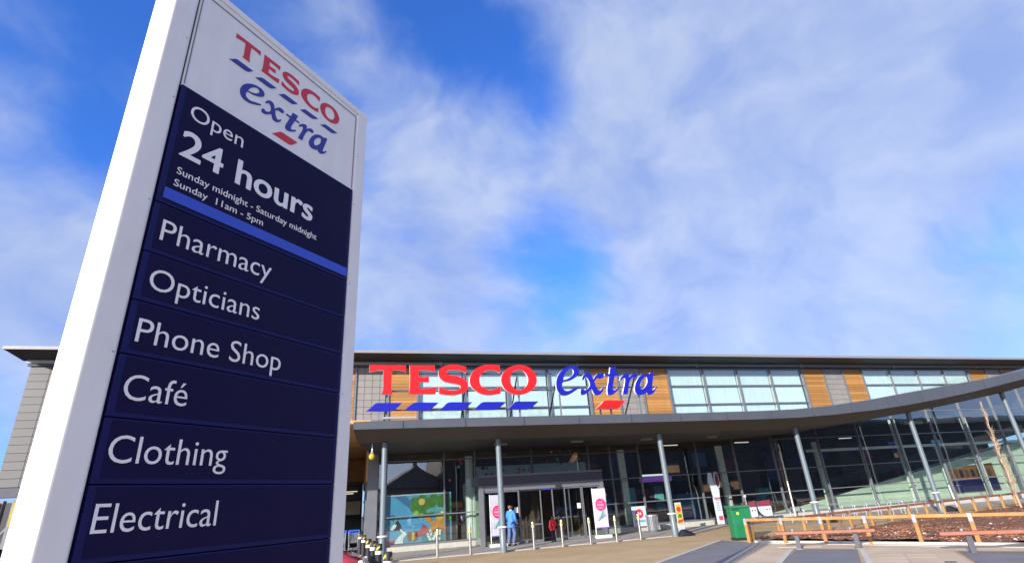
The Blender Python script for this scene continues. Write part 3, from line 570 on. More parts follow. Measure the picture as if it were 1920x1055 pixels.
# ------------------------------------------------------------------ rooftop letter sign
GL = {
 'T': [[(0.29,7.29,1),(1.76,7.29,1),(1.76,7.0,1),(1.59,7.06,0),(1.4,7.08,0),(1.2,7.08,1),(1.19,6.56,0),(1.2,6.26,0),(1.25,6.09,1),(0.8,6.09,1),(0.86,6.26,0),(0.86,6.57,0),(0.85,7.08,1),(0.62,7.07,0),(0.3,7.0,1)]],
 'E': [[(1.91,7.29,1),(2.96,7.29,1),(2.93,6.99,1),(2.75,7.06,0),(2.54,7.08,0),(2.28,7.08,1),(2.28,6.8,1),(2.52,6.8,0),(2.7,6.83,1),(2.71,6.58,1),(2.5,6.59,0),(2.29,6.59,1),(2.29,6.3,1),(2.55,6.3,0),(2.79,6.34,0),(3.0,6.39,1),(2.98,6.09,1),(1.86,6.1,1),(1.91,6.25,0),(1.93,6.67,0),(1.92,7.09,0)]],
 'S': [[(4.29,7.24,1),(4.27,6.95,1),(4.08,7.06,0),(3.78,7.11,0),(3.58,7.1,0),(3.45,7.04,0),(3.44,6.95,0),(3.58,6.89,0),(3.95,6.82,0),(4.18,6.71,0),(4.32,6.58,0),(4.35,6.43,0),(4.3,6.25,0),(4.12,6.13,0),(3.82,6.05,0),(3.63,6.04,0),(3.31,6.07,0),(3.11,6.13,1),(3.13,6.4,1),(3.36,6.29,0),(3.57,6.24,0),(3.78,6.24,0),(3.94,6.27,0),(4.02,6.35,0),(3.98,6.45,0),(3.83,6.51,0),(3.59,6.55,0),(3.34,6.62,0),(3.17,6.75,0),(3.1,6.92,0),(3.14,7.09,0),(3.29,7.23,0),(3.54,7.31,0),(3.74,7.32,0),(4.0,7.3,0)]],
 'C': [[(5.78,7.29,1),(5.76,6.96,1),(5.61,7.05,0),(5.39,7.1,0),(5.14,7.07,0),(4.96,6.94,0),(4.86,6.77,0),(4.86,6.55,0),(4.95,6.37,0),(5.15,6.27,0),(5.35,6.24,0),(5.57,6.29,0),(5.74,6.41,1),(5.75,6.1,1),(5.53,6.05,0),(5.22,6.03,0),(4.9,6.09,0),(4.62,6.25,0),(4.45,6.46,0),(4.43,6.7,0),(4.51,6.94,0),(4.72,7.16,0),(5.04,7.3,0),(5.4,7.33,0),(5.62,7.31,0)]],
 'O': [[(6.63,7.32,0),(7.03,7.26,0),(7.29,7.05,0),(7.41,6.78,0),(7.39,6.54,0),(7.25,6.29,0),(6.98,6.12,0),(6.63,6.03,0),(6.27,6.07,0),(5.97,6.24,0),(5.82,6.5,0),(5.81,6.76,0),(5.95,7.03,0),(6.23,7.23,0)],[(6.6,7.12,0),(6.85,7.04,0),(6.99,6.85,0),(7.02,6.65,0),(6.94,6.43,0),(6.77,6.28,0),(6.53,6.23,0),(6.34,6.32,0),(6.22,6.52,0),(6.21,6.76,0),(6.31,6.99,0)]],
 'd1': [[(0.23,5.44,1),(0.42,5.58,0),(0.58,5.73,0),(0.74,5.76,1),(1.62,5.75,1),(1.48,5.6,0),(1.32,5.46,0),(1.1,5.42,1)]],
 'd2': [[(1.7,5.44,1),(1.9,5.6,0),(2.06,5.72,0),(2.2,5.76,1),(3.1,5.74,1),(2.94,5.6,0),(2.77,5.47,0),(2.59,5.42,1)]],
 'd3': [[(3.12,5.43,1),(3.33,5.6,0),(3.45,5.71,0),(3.58,5.75,1),(4.51,5.74,1),(4.34,5.59,0),(4.19,5.46,0),(4.02,5.42,1)]],
 'd4': [[(4.57,5.42,1),(4.77,5.61,0),(4.93,5.72,0),(5.06,5.74,1),(5.98,5.73,1),(5.77,5.56,0),(5.59,5.45,0),(5.41,5.41,1)]],
 'd5': [[(6.01,5.41,1),(6.22,5.59,0),(6.36,5.72,0),(6.5,5.74,1),(7.42,5.73,1),(7.21,5.56,0),(7.07,5.45,0),(6.9,5.4,1)]],
 'e': [[(9.35,6.36,1),(9.35,6.29,0),(9.12,6.14,0),(8.86,6.01,0),(8.61,5.98,0),(8.4,6.07,0),(8.3,6.33,0),(8.33,6.64,0),(8.49,6.95,0),(8.77,7.19,0),(9.06,7.3,0),(9.32,7.29,0),(9.45,7.14,0),(9.43,6.94,0),(9.25,6.77,0),(8.96,6.63,0),(8.64,6.58,1),(8.58,6.43,0),(8.59,6.3,0),(8.69,6.19,0),(8.85,6.17,0),(9.08,6.26,0)],[(8.65,6.65,1),(8.73,6.85,0),(8.87,7.06,0),(9.05,7.17,0),(9.18,7.11,0),(9.19,6.98,0),(9.06,6.82,0),(8.85,6.7,0)]],
 'x': [[(9.55,6.67,1),(9.63,6.85,0),(9.79,6.97,0),(9.96,6.97,0),(10.05,6.86,0),(10.11,6.68,1),(10.27,6.87,0),(10.42,6.97,0),(10.6,6.95,0),(10.66,6.86,0),(10.58,6.74,0),(10.45,6.72,0),(10.32,6.74,0),(10.15,6.58,1),(10.2,6.37,0),(10.29,6.21,0),(10.37,6.17,0),(10.45,6.23,0),(10.52,6.31,1),(10.56,6.26,0),(10.44,6.07,0),(10.26,5.97,0),(10.1,5.99,0),(10.02,6.13,0),(9.97,6.26,1),(9.86,6.16,0),(9.67,6.03,0),(9.5,5.99,0),(9.41,6.07,0),(9.46,6.24,0),(9.57,6.25,0),(9.63,6.19,1),(9.79,6.26,0),(9.92,6.42,1),(9.89,6.61,0),(9.82,6.74,0),(9.74,6.79,0),(9.64,6.67,1)]],
 't': [[(11.03,7.24,1),(11.33,7.26,1),(11.24,6.94,1),(11.45,6.94,1),(11.42,6.84,1),(11.2,6.84,1),(11.08,6.49,0),(11.02,6.25,0),(11.08,6.17,0),(11.27,6.31,1),(11.31,6.25,0),(11.11,6.07,0),(10.92,5.97,0),(10.77,5.97,0),(10.72,6.07,0),(10.75,6.28,0),(10.84,6.55,0),(10.91,6.82,1),(10.69,6.82,1),(10.72,6.93,1),(10.95,6.93,1)]],
 'r': [[(11.43,6.64,1),(11.49,6.76,0),(11.65,6.9,0),(11.84,6.97,0),(11.92,6.9,0),(11.9,6.76,1),(12.07,6.9,0),(12.23,6.96,0),(12.35,6.9,0),(12.33,6.79,0),(12.16,6.76,0),(12.04,6.73,0),(11.92,6.57,0),(11.83,6.36,0),(11.73,6.01,1),(11.48,6.0,1),(11.55,6.22,0),(11.66,6.49,0),(11.7,6.71,0),(11.64,6.75,0),(11.5,6.64,1)]],
 'a': [[(13.23,7.01,1),(13.12,6.62,0),(13.01,6.24,0),(13.06,6.17,0),(13.22,6.31,1),(13.24,6.25,0),(13.06,6.05,0),(12.87,5.96,0),(12.72,6.0,0),(12.72,6.09,1),(12.57,6.0,0),(12.35,5.95,0),(12.18,6.0,0),(12.11,6.19,0),(12.21,6.49,0),(12.44,6.79,0),(12.74,6.94,0),(12.98,6.94,0),(13.06,7.0,1)],[(12.83,6.76,0),(12.82,6.54,0),(12.69,6.35,0),(12.52,6.22,0),(12.44,6.24,0),(12.41,6.38,0),(12.49,6.57,0),(12.64,6.73,0),(12.77,6.79,0)]],
 'dr': [[(10.05,5.37,1),(10.31,5.55,0),(10.48,5.69,0),(10.62,5.72,1),(11.55,5.71,1),(11.34,5.51,0),(11.21,5.4,0),(11.06,5.35,1)]],
}

SG = thing('rooftop_letter_sign', 'red and blue letter sign reading TESCO extra standing on the grey canopy edge', 'sign', (7.5, 21.9, 4.97))
ox = -7.5; oz = -4.97
for k, loops in GL.items():
    isred = k in 'TESCO' or k == 'dr'; dash = k in ('d1','d2','d3','d4','d5','dr')
    me = curve_mesh('dash' if dash else 'letter', loops, 'red' if isred else 'blue', .055, side='edge')
    o = link('dash' if dash else 'letter', me, SG, loc=(ox, 0, oz))
    o['label'] = ('red ' if isred else 'blue ') + ('slanted dash' if dash else 'letter ' + k)
for z0, x0, x1 in ((6.22,.9,8.3),(6.95,1.3,8.2),(5.46,1.0,8.0),(6.32,9.0,13.4),(6.9,9.2,13.6)):
    MB().box(x0+ox, x1+ox, .10, .15, z0+oz, z0+.055+oz).obj('rail', 'dgrey', SG)
for x in (1.03, 4.35, 6.62, 8.5, 12.4):
    zt = 7.0 + oz
    MB().box(x-.03+ox, x+.03+ox, .16, .22, .0, zt).obj('upright', 'mgrey', SG)
    MB().box(x-.11+ox, x+.11+ox, .1, .3, .0, .05).obj('foot_plate', 'mgrey', SG)
    MB().bar((x-.0+ox, .24, zt-.05), (x-.0+ox, 2.1, .03), .05, .05).obj('stay', 'black', SG)
for x in (10.35, 10.87): MB().box(x-.035+ox, x+.035+ox, .1, .16, 0, 5.35+oz).obj('upright', 'dgrey', SG)

# ------------------------------------------------------------------ totem sign
def local_text(body, m, x0, z0, cap, wd, ext=.0015, off=0, bold=0):
    return text_mesh(body, m, x0, z0, cap, wd, ext, off, 1.0, 'lettering', bold)
PX, PY, AZ = -.07, 5.10, math.atan2(.72, .70)
T = thing('totem_sign', 'tall white totem sign with navy panels listing opening hours and store services', 'sign', (PX - .70*1.08, PY - .72*1.08, 0), AZ)
DX = 1.08                      # local x = u + DX, front at y = 0, depth towards +y
DP = .32
MB().box(-2.165+DX, -1.975+DX, 0, DP, .0, 5.99).obj('side_post', 'white', T, bevel=.028, seg=5)
MB().box(-.15+DX, .005+DX, 0, DP, .0, 5.93).obj('side_post', 'white', T, bevel=.02, seg=4)
MB().box(-1.974+DX, -.151+DX, .03, DP-.03, .0, 5.96).obj('core', 'navy_in', T)
hp = MB().prism_y([(-1.965+DX,4.86),(-.155+DX,4.86),(-.155+DX,5.925),(-1.965+DX,5.975)], .008, .03).obj('header_panel', 'white', T, bevel=.003)
MB().prism_y([(-1.975+DX,5.93),(-.0+DX,5.87),(-.0+DX,5.935),(-1.975+DX,5.995)], -.002, DP+.002).obj('top_cap', 'white', T, bevel=.006)
gr = MB()
gr.box(-1.955+DX, -1.948+DX, .0035, .0078, 4.88, 5.86); gr.bar((-1.95+DX,.0055,5.865),(-.17+DX,.0055,5.815),.006,.007); gr.box(-.172+DX, -.165+DX, .0035,.0078, 4.88, 5.81)
gr.obj('panel_groove', 'mgrey', T)
# logo glyphs mapped onto the header
BOX = dict(T=(-1.628,-1.381,5.508,5.712), E=(-1.350,-1.158,5.508,5.712), S=(-1.132,-.932,5.503,5.716), C=(-.905,-.676,5.500,5.712), O=(-.660,-.405,5.498,5.708),
 d1=(-1.652,-1.424,5.388,5.443), d2=(-1.395,-1.175,5.388,5.441), d3=(-1.145,-.930,5.386,5.438), d4=(-.895,-.675,5.384,5.434), d5=(-.640,-.415,5.380,5.428),
 e=(-1.510,-1.285,5.085,5.315), x=(-1.29,-1.065,5.072,5.255), t=(-1.04,-.885,5.065,5.30), r=(-.890,-.715,5.058,5.262), a=(-.755,-.535,5.045,5.27), dr=(-1.158,-.882,4.925,5.005))
for k, loops in GL.items():
    pts = [q for l in loops for q in l]; a0, a1 = min(q[0] for q in pts), max(q[0] for q in pts); b0, b1 = min(q[1] for q in pts), max(q[1] for q in pts)
    u0, u1, z0, z1 = BOX[k]
    isred = k in 'TESCO' or k == 'dr'; dash = len(k) > 1
    me = curve_mesh('logo_dash' if dash else 'logo_letter', loops, 'redp' if isred else 'bluep', .0015, lambda x, z: (DX+u0+(x-a0)/(a1-a0)*(u1-u0), z0+(z-b0)/(b1-b0)*(z1-z0)))
    link('logo_dash' if dash else 'logo_letter', me, T, loc=(0, .0055, 0))
def panel(z0, z1, name='service_panel', lip=.035, inz0=None):
    p = MB().box(-1.965+DX, -.158+DX, -.006, .03, z0+.0015, z1-.0015).obj(name, 'navy', T, bevel=.004)
    MB().box(-1.925+DX, -.190+DX, -.0095, -.0062, z0+.032, z1-.012).obj('inset', 'navy_in', p, bevel=.002)
    return p
p = panel(3.81, 4.855, 'hours_panel', .045)
MB().box(-1.93+DX, -.175+DX, -.0118, -.0097, 3.852, 3.940).obj('blue_stripe', 'band', p)
TY = -.0115
for body, x0, z0, cap, wd, off in (('Open', -1.868, 4.594, .138, .452, -.004), ('24 hours', -1.882, 4.245, .225, 1.232, .0), ('Sunday midnight - Saturday midnight', -1.875, 4.082, .058, 1.300, .0), ('Sunday  11am - 5pm', -1.878, 3.978, .056, .742, .0)):
    bold = body == '24 hours'
    link('lettering', local_text(body, 'letter_w', x0+DX, z0, cap, wd, .0015, off, 0.0065 if bold else 0), p, loc=(0, TY, 0))
rows = [(3.425,3.805,'Pharmacy',-1.892,3.530,.160,.892),(3.074,3.421,'Opticians',-1.897,3.165,.152,.838),(2.717,3.070,'Phone Shop',-1.905,2.800,.157,1.092),(2.33,2.713,'Café',-1.907,2.437,.158,.395),
        (1.955,2.326,'Clothing',-1.914,2.070,.158,.748),(1.545,1.951,'Electrical',-1.915,1.697,.155,.735),(1.15,1.541,None,0,0,0,0),(.75,1.146,None,0,0,0,0)]
for z0, z1, body, x0, zb, cap, wd in rows:
    p = panel(z0, z1)
    if body: link('lettering', local_text(body, 'letter_w', x0+DX, zb, cap, wd, .0015, -.005), p, loc=(0, TY, 0))
MB().box(-1.965+DX, -.158+DX, -.006, .03, .2, .746).obj('base_panel', 'navy', T, bevel=.004)
for x in (-1.985, -.142):
    for z in (1.15, 2.715, 3.8, 4.7, 5.3): MB().lathe([(.007,0),(.006,.003)],10).obj('screw', 'galv', T).matrix_basis = Matrix.Translation((x+DX+ (.02 if x > -1 else -.02), .0, z)) @ Matrix.Rotation(R(90), 4, 'X')
# ------------------------------------------------------------------ street furniture
def steel_bollard():
    t = thing('steel_bollard', '', 'bollard')
    MB().lathe([(.055,0),(.055,.86)], 20).obj('post', 'steel', t, smooth=True)
    MB().lathe([(.0565,.80),(.0565,.88)], 20).obj('reflective_band', 'yellow', t, smooth=True)
    MB().lathe([(.055,.88),(.055,.97),(.045,1.0),(.02,1.01),(.0001,1.012)], 20).obj('cap', 'steel', t, smooth=True)
    return t
BL = [(3.13,22.75,'steel bollard with yellow band standing before the painted window display, leftmost of the row'),
 (4.41,22.68,'steel bollard with yellow band just left of the column beside the white banner'),
 (6.95,22.45,'steel bollard with yellow band between the adult in blue and the child in red'),
 (8.15,22.4,'steel bollard with yellow band in front of the glass doors right of the child'),
 (9.35,22.35,'steel bollard with yellow band overlapping the left edge of the right-hand banner'),
 (10.5,22.3,'steel bollard with yellow band in front of the window lettering right of the doors'),
 (11.6,22.3,'steel bollard with yellow band beside the ribbed litter bin, rightmost of the row')]
s0 = steel_bollard()
for i, (x, y, lab) in enumerate(BL):
    o = s0 if i == 0 else copy_tree(s0)
    o.location = (x, y, .01); o.rotation_euler.z = i; o['label'] = lab; o['group'] = 'steel bollards in front of the store'
def black_bollard():
    t = thing('black_bollard', '', 'bollard')
    MB().lathe([(.085,0),(.085,.74),(.088,.76)], 20).obj('post', 'black', t, smooth=True)
    MB().lathe([(.089,.76),(.089,.84)], 20).obj('white_band', 'wht', t, smooth=True)
    MB().lathe([(.088,.84),(.088,.985),(.075,1.0),(.0001,1.0)], 20).obj('hazard_cap', 'black', t, smooth=True)
    for k in range(3):
        a = k*2*math.pi/3 + .5; q = []
        for j in range(7):
            b_ = a + j/6*1.0; q.append([( .0905*math.cos(b_), .0905*math.sin(b_), .855 + j/6*.06),(.0905*math.cos(b_), .0905*math.sin(b_), .905 + j/6*.06)])
        MB().loft(q, cap=False, closed=False).obj('yellow_stripe', 'byellow', t)
    return t
BB = [(.28,26.2,'black bollard with white and yellow top nearest the trolleys, furthest of the line'),(.37,22.6,'black bollard with hazard top, second from the trolleys'),
 (.46,18.9,'black bollard with hazard top, left one of the close middle pair'),(.55,17.3,'black bollard with hazard top, right one of the close middle pair'),
 (.63,15.4,'black bollard with hazard top just left of the first canopy column'),(.67,11.95,'nearest and lowest-looking black bollard with broad white band and hazard top')]
b0 = black_bollard()
for i, (x, y, lab) in enumerate(BB):
    o = b0 if i == 0 else copy_tree(b0)
    o.location = (x, y, .0); o.rotation_euler.z = i*1.3 + .4; o['label'] = lab; o['group'] = 'black bollards with hazard tops'

# banners
def banner(x, y, rz, tilt, h, label):
    t = thing('flag_banner', label, 'banner', (x, y, .05), rz)
    MB().box(-.38,.38,-.13,.13,0,.13).obj('base_block', 'wht', t, bevel=.03)
    MB().path([(-.33,0,.1),(-.33+tilt*.0,0,h)], .018, 8).obj('pole', 'wht', t)
    n = 10; rings = []
    for i in range(n+1):
        z = .42 + (h-.44)*i/n; yy = .02*math.sin(i*1.3)
        rings.append([(-.31,yy-.004,z),(.0,yy-.012+.012*math.sin(i),z),(.31,yy-.004,z),(.31,yy+.004,z),(-.31,yy+.004,z)])
    MB().loft(rings).obj('flag', 'bannerw', t, smooth=True)
    MB().box(-.30,.30,-.045,-.03,.41,.45).obj('hem', 'purple', t)
    MB().prism_y([(.24*math.cos(2*math.pi*k/28), h*.66+.27*math.sin(2*math.pi*k/28)) for k in range(28)], -.05, -.046).obj('printed_disc', 'pinkc', t)
    for body, z, cap, wd in (('every', h*.66+.10, .05, .22), ('little', h*.66-.045, .095, .32), ('helps', h*.66-.15, .05, .24)):
        link('lettering', text_mesh(body, 'bannerw', -wd/2, z, cap, wd, .001, .008), t, loc=(0, -.0525, 0))
    for k in range(5): MB().bar((-.22+.05*k,-.048,.75+.05*k),(.22-.03*k,-.048,.95+.06*k),.006,.018).obj('printed_line', 'teal', t)
    return t
banner(6.1, 24.9, R(4), 0, 2.12, 'white banner with pink disc behind the canopy column, left of the doors')
bt = banner(10.95, 24.6, R(-6), 0, 2.12, 'white banner with red disc standing right of the doors')

# litter bin, boards, cabinet
lb = thing('litter_bin', 'ribbed grey metal litter bin standing against the glass front', 'bin', (14.1, 25.7, .05))
MB().lathe([(.22,0),(.25,.1),(.26,.66),(.29,.72)], 24).obj('liner', 'mgrey', lb, smooth=True)
rib = MB().bar((.268,0,.1),(.285,0,.70),.02,.02).mesh('rib', 'galv')
for k in range(24): link('rib', rib, lb, rot=(0, 0, k*math.pi/12))
MB().lathe([(.24,.7),(.31,.71),(.31,.76),(.24,.77)], 24).obj('rim', 'galv', lb, smooth=True)
pb_ = thing('poster_board', 'pale poster board with a red disc leaning inside the window beside the bin', 'board', (14.15, 27.0, .27))
MB().box(-.42,.38,-.03,.0,0,.95).obj('panel', 'palep', pb_, bevel=.005)
MB().prism_y([(.22*math.cos(k*math.pi/14)-.02, .60+.22*math.sin(k*math.pi/14)) for k in range(28)], -.036, -.032).obj('printed_disc', 'redp', pb_)
link('lettering', text_mesh('24', 'mwhite', -.14, .53, .14, .22, .001, .01), pb_, loc=(0, -.039, 0))
MB().box(-.3,.26,-.036,-.032,.2,.3).obj('printed_block', 'teal', pb_)
yb = thing('yellow_banner_stand', 'narrow yellow and red roll-up banner behind the canopy column', 'banner', (15.05, 24.7, .02), R(8))
MB().box(-.21,.21,-.1,.1,0,.06).obj('base', 'galv', yb); MB().box(-.19,.19,-.012,.0,.06,1.28).obj('print', 'palep', yb)
MB().box(-.16,.16,-.018,-.0135,.3,1.2).obj('yellow_print', 'byellow', yb)
MB().prism_y([(.13*math.cos(k*.5), .98+.14*math.sin(k*.5)*(1 if k%2 else .75)) for k in range(12)], -.023, -.0185).obj('red_print', 'redp', yb)
MB().prism_y([(-.16,.36),(.15,.42),(.17,.55),(-.15,.50)], -.023, -.0185).obj('red_print', 'mpink', yb)
MB().prism_y([(-.12,.62),(.1,.6),(.13,.74),(-.05,.78)], -.023, -.0185).obj('green_print', 'mgreen', yb)
cb = thing('utility_cabinet', 'green metal utility cabinet with yellow sticker beside the timber rail end', 'cabinet', (13.63, 18.35, .01), R(-12))
MB().box(-.36,.36,-.22,.22,0,.08).obj('plinth', 'black', cb)
MB().box(-.35,.35,-.21,.21,.08,1.06).obj('body', 'green', cb, bevel=.012)
MB().box(-.38,.38,-.25,.25,1.06,1.14).obj('lid', 'green', cb, bevel=.015)
MB().box(-.30,.16,-.222,-.212,.15,1.0).obj('door', 'green', cb, bevel=.004); MB().box(-.33,-.05,-.232,-.212,1.0,1.03).obj('vent', 'black', cb)
MB().prism_y([(-.12+.055*math.cos(k*math.pi/5)*(1 if k%2 else .7), .88+.055*math.sin(k*math.pi/5)*(1 if k%2 else .7)) for k in range(10)], -.228, -.2235).obj('sticker', 'bright_y', cb)
MB().box(.10,.13,-.24,-.222,.5,.62).obj('handle', 'black', cb)

# map boards with maroon heads
def map_board(x, label):
    t = thing('information_board', label, 'board', (x, 25.2, .02))
    prof = [(-.42,1.06),(.46,1.10),(.46,.30),(.10,.28)] + [(-.42+.52*(1-math.cos(R(a))), .80-.52*math.sin(R(a))) for a in (75,60,45,30,15,0)]
    MB().prism_y([(x_*1.04+.0, z_*1.0) for x_, z_ in prof], -.0, .03).obj('backboard', 'black', t, bevel=.004)
    inner = [(x_*.93+.005, .70+(z_-.70)*.92) for x_, z_ in prof]
    MB().prism_y(inner, -.008, -.001).obj('face', 'palep', t)
    hd = MB().prism_y([(-.385,.80),(.43,.80),(.43,1.065),(-.385,1.03)], -.014, -.009).obj('header', 'maroon', t)
    for k in range(3): MB().box(-.30,.36,-.017,-.0145,.84+.07*k,.856+.07*k).obj('header_stripe', 'mpink', hd)
    for k in range(4): MB().prism_y([(-.24+.19*k+.045*math.cos(j*1.26), .64+.05*math.sin(j*1.26)) for j in range(5)], -.012, -.009).obj('symbol', ['teal','teal','maroon','redp'][k], t)
    for xx in (-.05, .34): MB().box(xx-.02,xx+.02,.0305,.06,0,1.0).obj('leg', 'mgrey', t)
map_board(19.45, 'round-cornered maroon and white information board partly behind the green cabinet')
map_board(20.35, 'round-cornered maroon and white information board right of the other one, fully in view')
ps = thing('round_headed_post', 'slim post with a small round head rising behind the information boards', 'post', (19.1, 24.9, 0))
MB().path([(0,0,0),(0,0,1.3)], .022, 8).obj('shaft', 'galv', ps); MB().lathe([(.0001,1.28)]+[(.07*math.sin(R(a)),1.35-.07*math.cos(R(a))) for a in range(20,180,20)]+[(.0001,1.42)], 14).obj('head', 'palep', ps, smooth=True)
ts = thing('pale_display_totem', 'tall pale display totem with forked top and printed lower panel behind the green cabinet', 'display', (18.6, 26.6, .02))
MB().prism_y([(-.18,.05),(.20,.05),(.20,1.35),(-.18,1.35)], -.06, .06).obj('poster_panel', 'palep', ts, bevel=.01)
MB().prism_y([(-.16,1.36),(.22,1.36),(.26,1.75),(.02,2.05),(-.05,2.6),(-.22,2.62),(-.34,2.15),(-.2,1.8)], -.05, .05).obj('forked_top', 'palep', ts, bevel=.01)
MB().prism_y([(.22+.15*math.cos(k*math.pi/10), 2.22+.42*math.sin(k*math.pi/10)) for k in range(20)], -.05, .05).obj('oval_frame', 'palep', ts)
MB().prism_y([(.22+.11*math.cos(k*math.pi/10), 2.22+.36*math.sin(k*math.pi/10)) for k in range(20)], -.056, -.051).obj('oval_panel', 'maroon', ts)
for k in range(7): MB().box(-.12,.12-.02*(k%3),-.066,-.061,1.2-.08*k,1.215-.08*k).obj('printed_line', 'dgrey', ts)
MB().box(-.1,.15,-.067,-.0615,.25,.45).obj('printed_picture', 'mpink', ts); MB().box(-.178,.198,-.067,-.0615,1.26,1.33).obj('printed_header', 'redp', ts)
for i, (x, y, lab) in enumerate([(13.72,22.0,'black rubber weight slumped at the foot of the column by the yellow banner'),(21.3,21.9,'black rubber weight at the foot of the column behind the timber rails'),(28.95,21.9,'black rubber weight at the foot of the rightmost column behind the far rail')]):
    k = MB()
    rg = []
    for z, s in ((0,1),(.06,1.02),(.12,.8),(.2,.5),(.26,.22)):
        rg.append([( (.42*s*math.cos(a)-.16*z/.26*1.0) + .03*math.sin(3*a+i), .24*s*math.sin(a), z) for a in [j*math.pi/9 for j in range(18)]])
    o = k.loft(rg).obj('column_weight', 'bag', smooth=True); o.location = (x+.05, y+.25, .01); tag(o, lab, 'weight', 'black weights at column feet')
# slim poles
for x, y, h, r_, lab, lean in [(23.4,26.6,3.55,.035,'thin white pole standing against the glass behind the timber rails',0),(28.2,21.2,1.25,.03,'short white rod marker leaning beside the rightmost base',-.12)]:
    o = MB().path([(0,0,0),(lean,0,h)], r_, 8).obj('marker_pole', 'wht'); o.location = (x, y, 0); tag(o, lab, 'pole')

dg = MB()
for k in range(9): dg.box(-.22+k*.05, -.19+k*.05, -.06, .06, 0, .006)
o = dg.box(-.24,.24,-.085,-.062,0,.007).box(-.24,.24,.062,.085,0,.007).obj('drain_grate', 'dgrey'); o.location = (12.0, 9.75, .02); o.rotation_euler.z = R(-44); tag(o, 'small dark slotted drain grate set in the cream paving between the benches', 'drain'); o['kind'] = 'structure'
# cycle stands
def stand():
    t = thing('cycle_stand', '', 'cycle stand')
    pts = [(0,-.38,0),(0,-.38,.52)] + [(0, -.38+.18*(1-math.cos(R(a))), .52+.18*math.sin(R(a))) for a in (30,60,90)] + [(0,.2,.70)] + [(0,.2+.18*math.sin(R(a)),.52+.18*math.cos(R(a))) for a in (30,60,90)] + [(0,.38,0)]
    MB().path(pts, .019, 10).obj('hoop', 'galv', t, smooth=True)
    for y in (-.38, .38): MB().lathe([(.06,0),(.06,.012)], 12, (0, y)).obj('foot_plate', 'galv', t)
    return t
s1 = stand(); n = 10
for i in range(n):
    o = s1 if i == 0 else copy_tree(s1); o.location = (20.9 + i*.78, 23.6, .016); o.rotation_euler.z = R(12)
    o['group'] = 'cycle stands behind the planting bed'
    o['label'] = ('leftmost' if i == 0 else 'rightmost' if i == n-1 else ['','second','third','fourth','fifth','sixth','seventh','eighth','ninth'][i]+' from the left') + ' of the bent steel cycle stands seen over the far timber rail'

# ------------------------------------------------------------------ planting bed with rails
bed = [(13.2,17.05),(15.75,10.6),(19.5,2.5),(50,8),(50,24.3),(34,21.5),(20.5,18.6),(14.4,17.6)]
def soil_h(x, y): return .03 + .06*math.sin(x*1.7+y*.9)*math.sin(y*2.3-x*.4) + .05*math.sin(x*.6)
g = MB(); st_ = .28; idx = {}
xs_ = [13.2 + i*st_ for i in range(80)]; ys_ = [3 + j*st_ for j in range(75)]
for i, x in enumerate(xs_):
    for j, y in enumerate(ys_):
        idx[i,j] = len(g.v); g.v.append((x + random.uniform(-.06,.06), y + random.uniform(-.06,.06), .02 + max(0, soil_h(x,y)) + random.uniform(0,.045)))
for i in range(79):
    for j in range(74):
        if inpoly((xs_[i]+st_/2, ys_[j]+st_/2), bed): g.f.append((idx[i,j],idx[i+1,j],idx[i+1,j+1],idx[i,j+1]))
struct(g.obj('planting_bed_soil', 'soil', smooth=True))
struct(MB().prism_z(bed, -.02, .018).obj('bed_base', 'soil'))
ch = MB(); wh = MB()
for k in range(5200):
    x, y = random.uniform(13.2, 30), random.uniform(5, 20)
    if random.random() < .55: x, y = random.uniform(13.4, 20), random.uniform(8, 17.5)
    if not inpoly((x, y), bed): continue
    z = .05 + max(0, soil_h(x, y)); a = random.random()*6.28; L = random.uniform(.02,.06); wd = L*.4; t_ = random.uniform(-.02,.03)
    ca, sa = math.cos(a), math.sin(a); tgt = wh if random.random() < .03 else ch
    tgt.add([(x-ca*L-sa*wd,y-sa*L+ca*wd,z),(x+ca*L-sa*wd,y+sa*L+ca*wd,z+t_),(x+ca*L+sa*wd,y+sa*L-ca*wd,z+.012+t_),(x-ca*L+sa*wd,y-sa*L-ca*wd,z+.012),(x,y,z+.03)],[(0,1,4),(1,2,4),(2,3,4),(3,0,4)])
o = ch.obj('bark_chips', 'bark'); o['kind'] = 'stuff'; tag(o, 'brown bark chips scattered over the planting bed', 'bark mulch')
o = wh.obj('stone_fragments', 'chalk'); o['kind'] = 'stuff'; tag(o, 'small pale stones scattered over the planting bed', 'stones')
kb = MB()
for a, b in [((13.15,17.1),(15.7,10.6)),((15.7,10.6),(19.4,2.5))]: kb.bar((*a,.03),(*b,.03),.10,.08)
struct(kb.obj('bed_edging', 'kerb'))

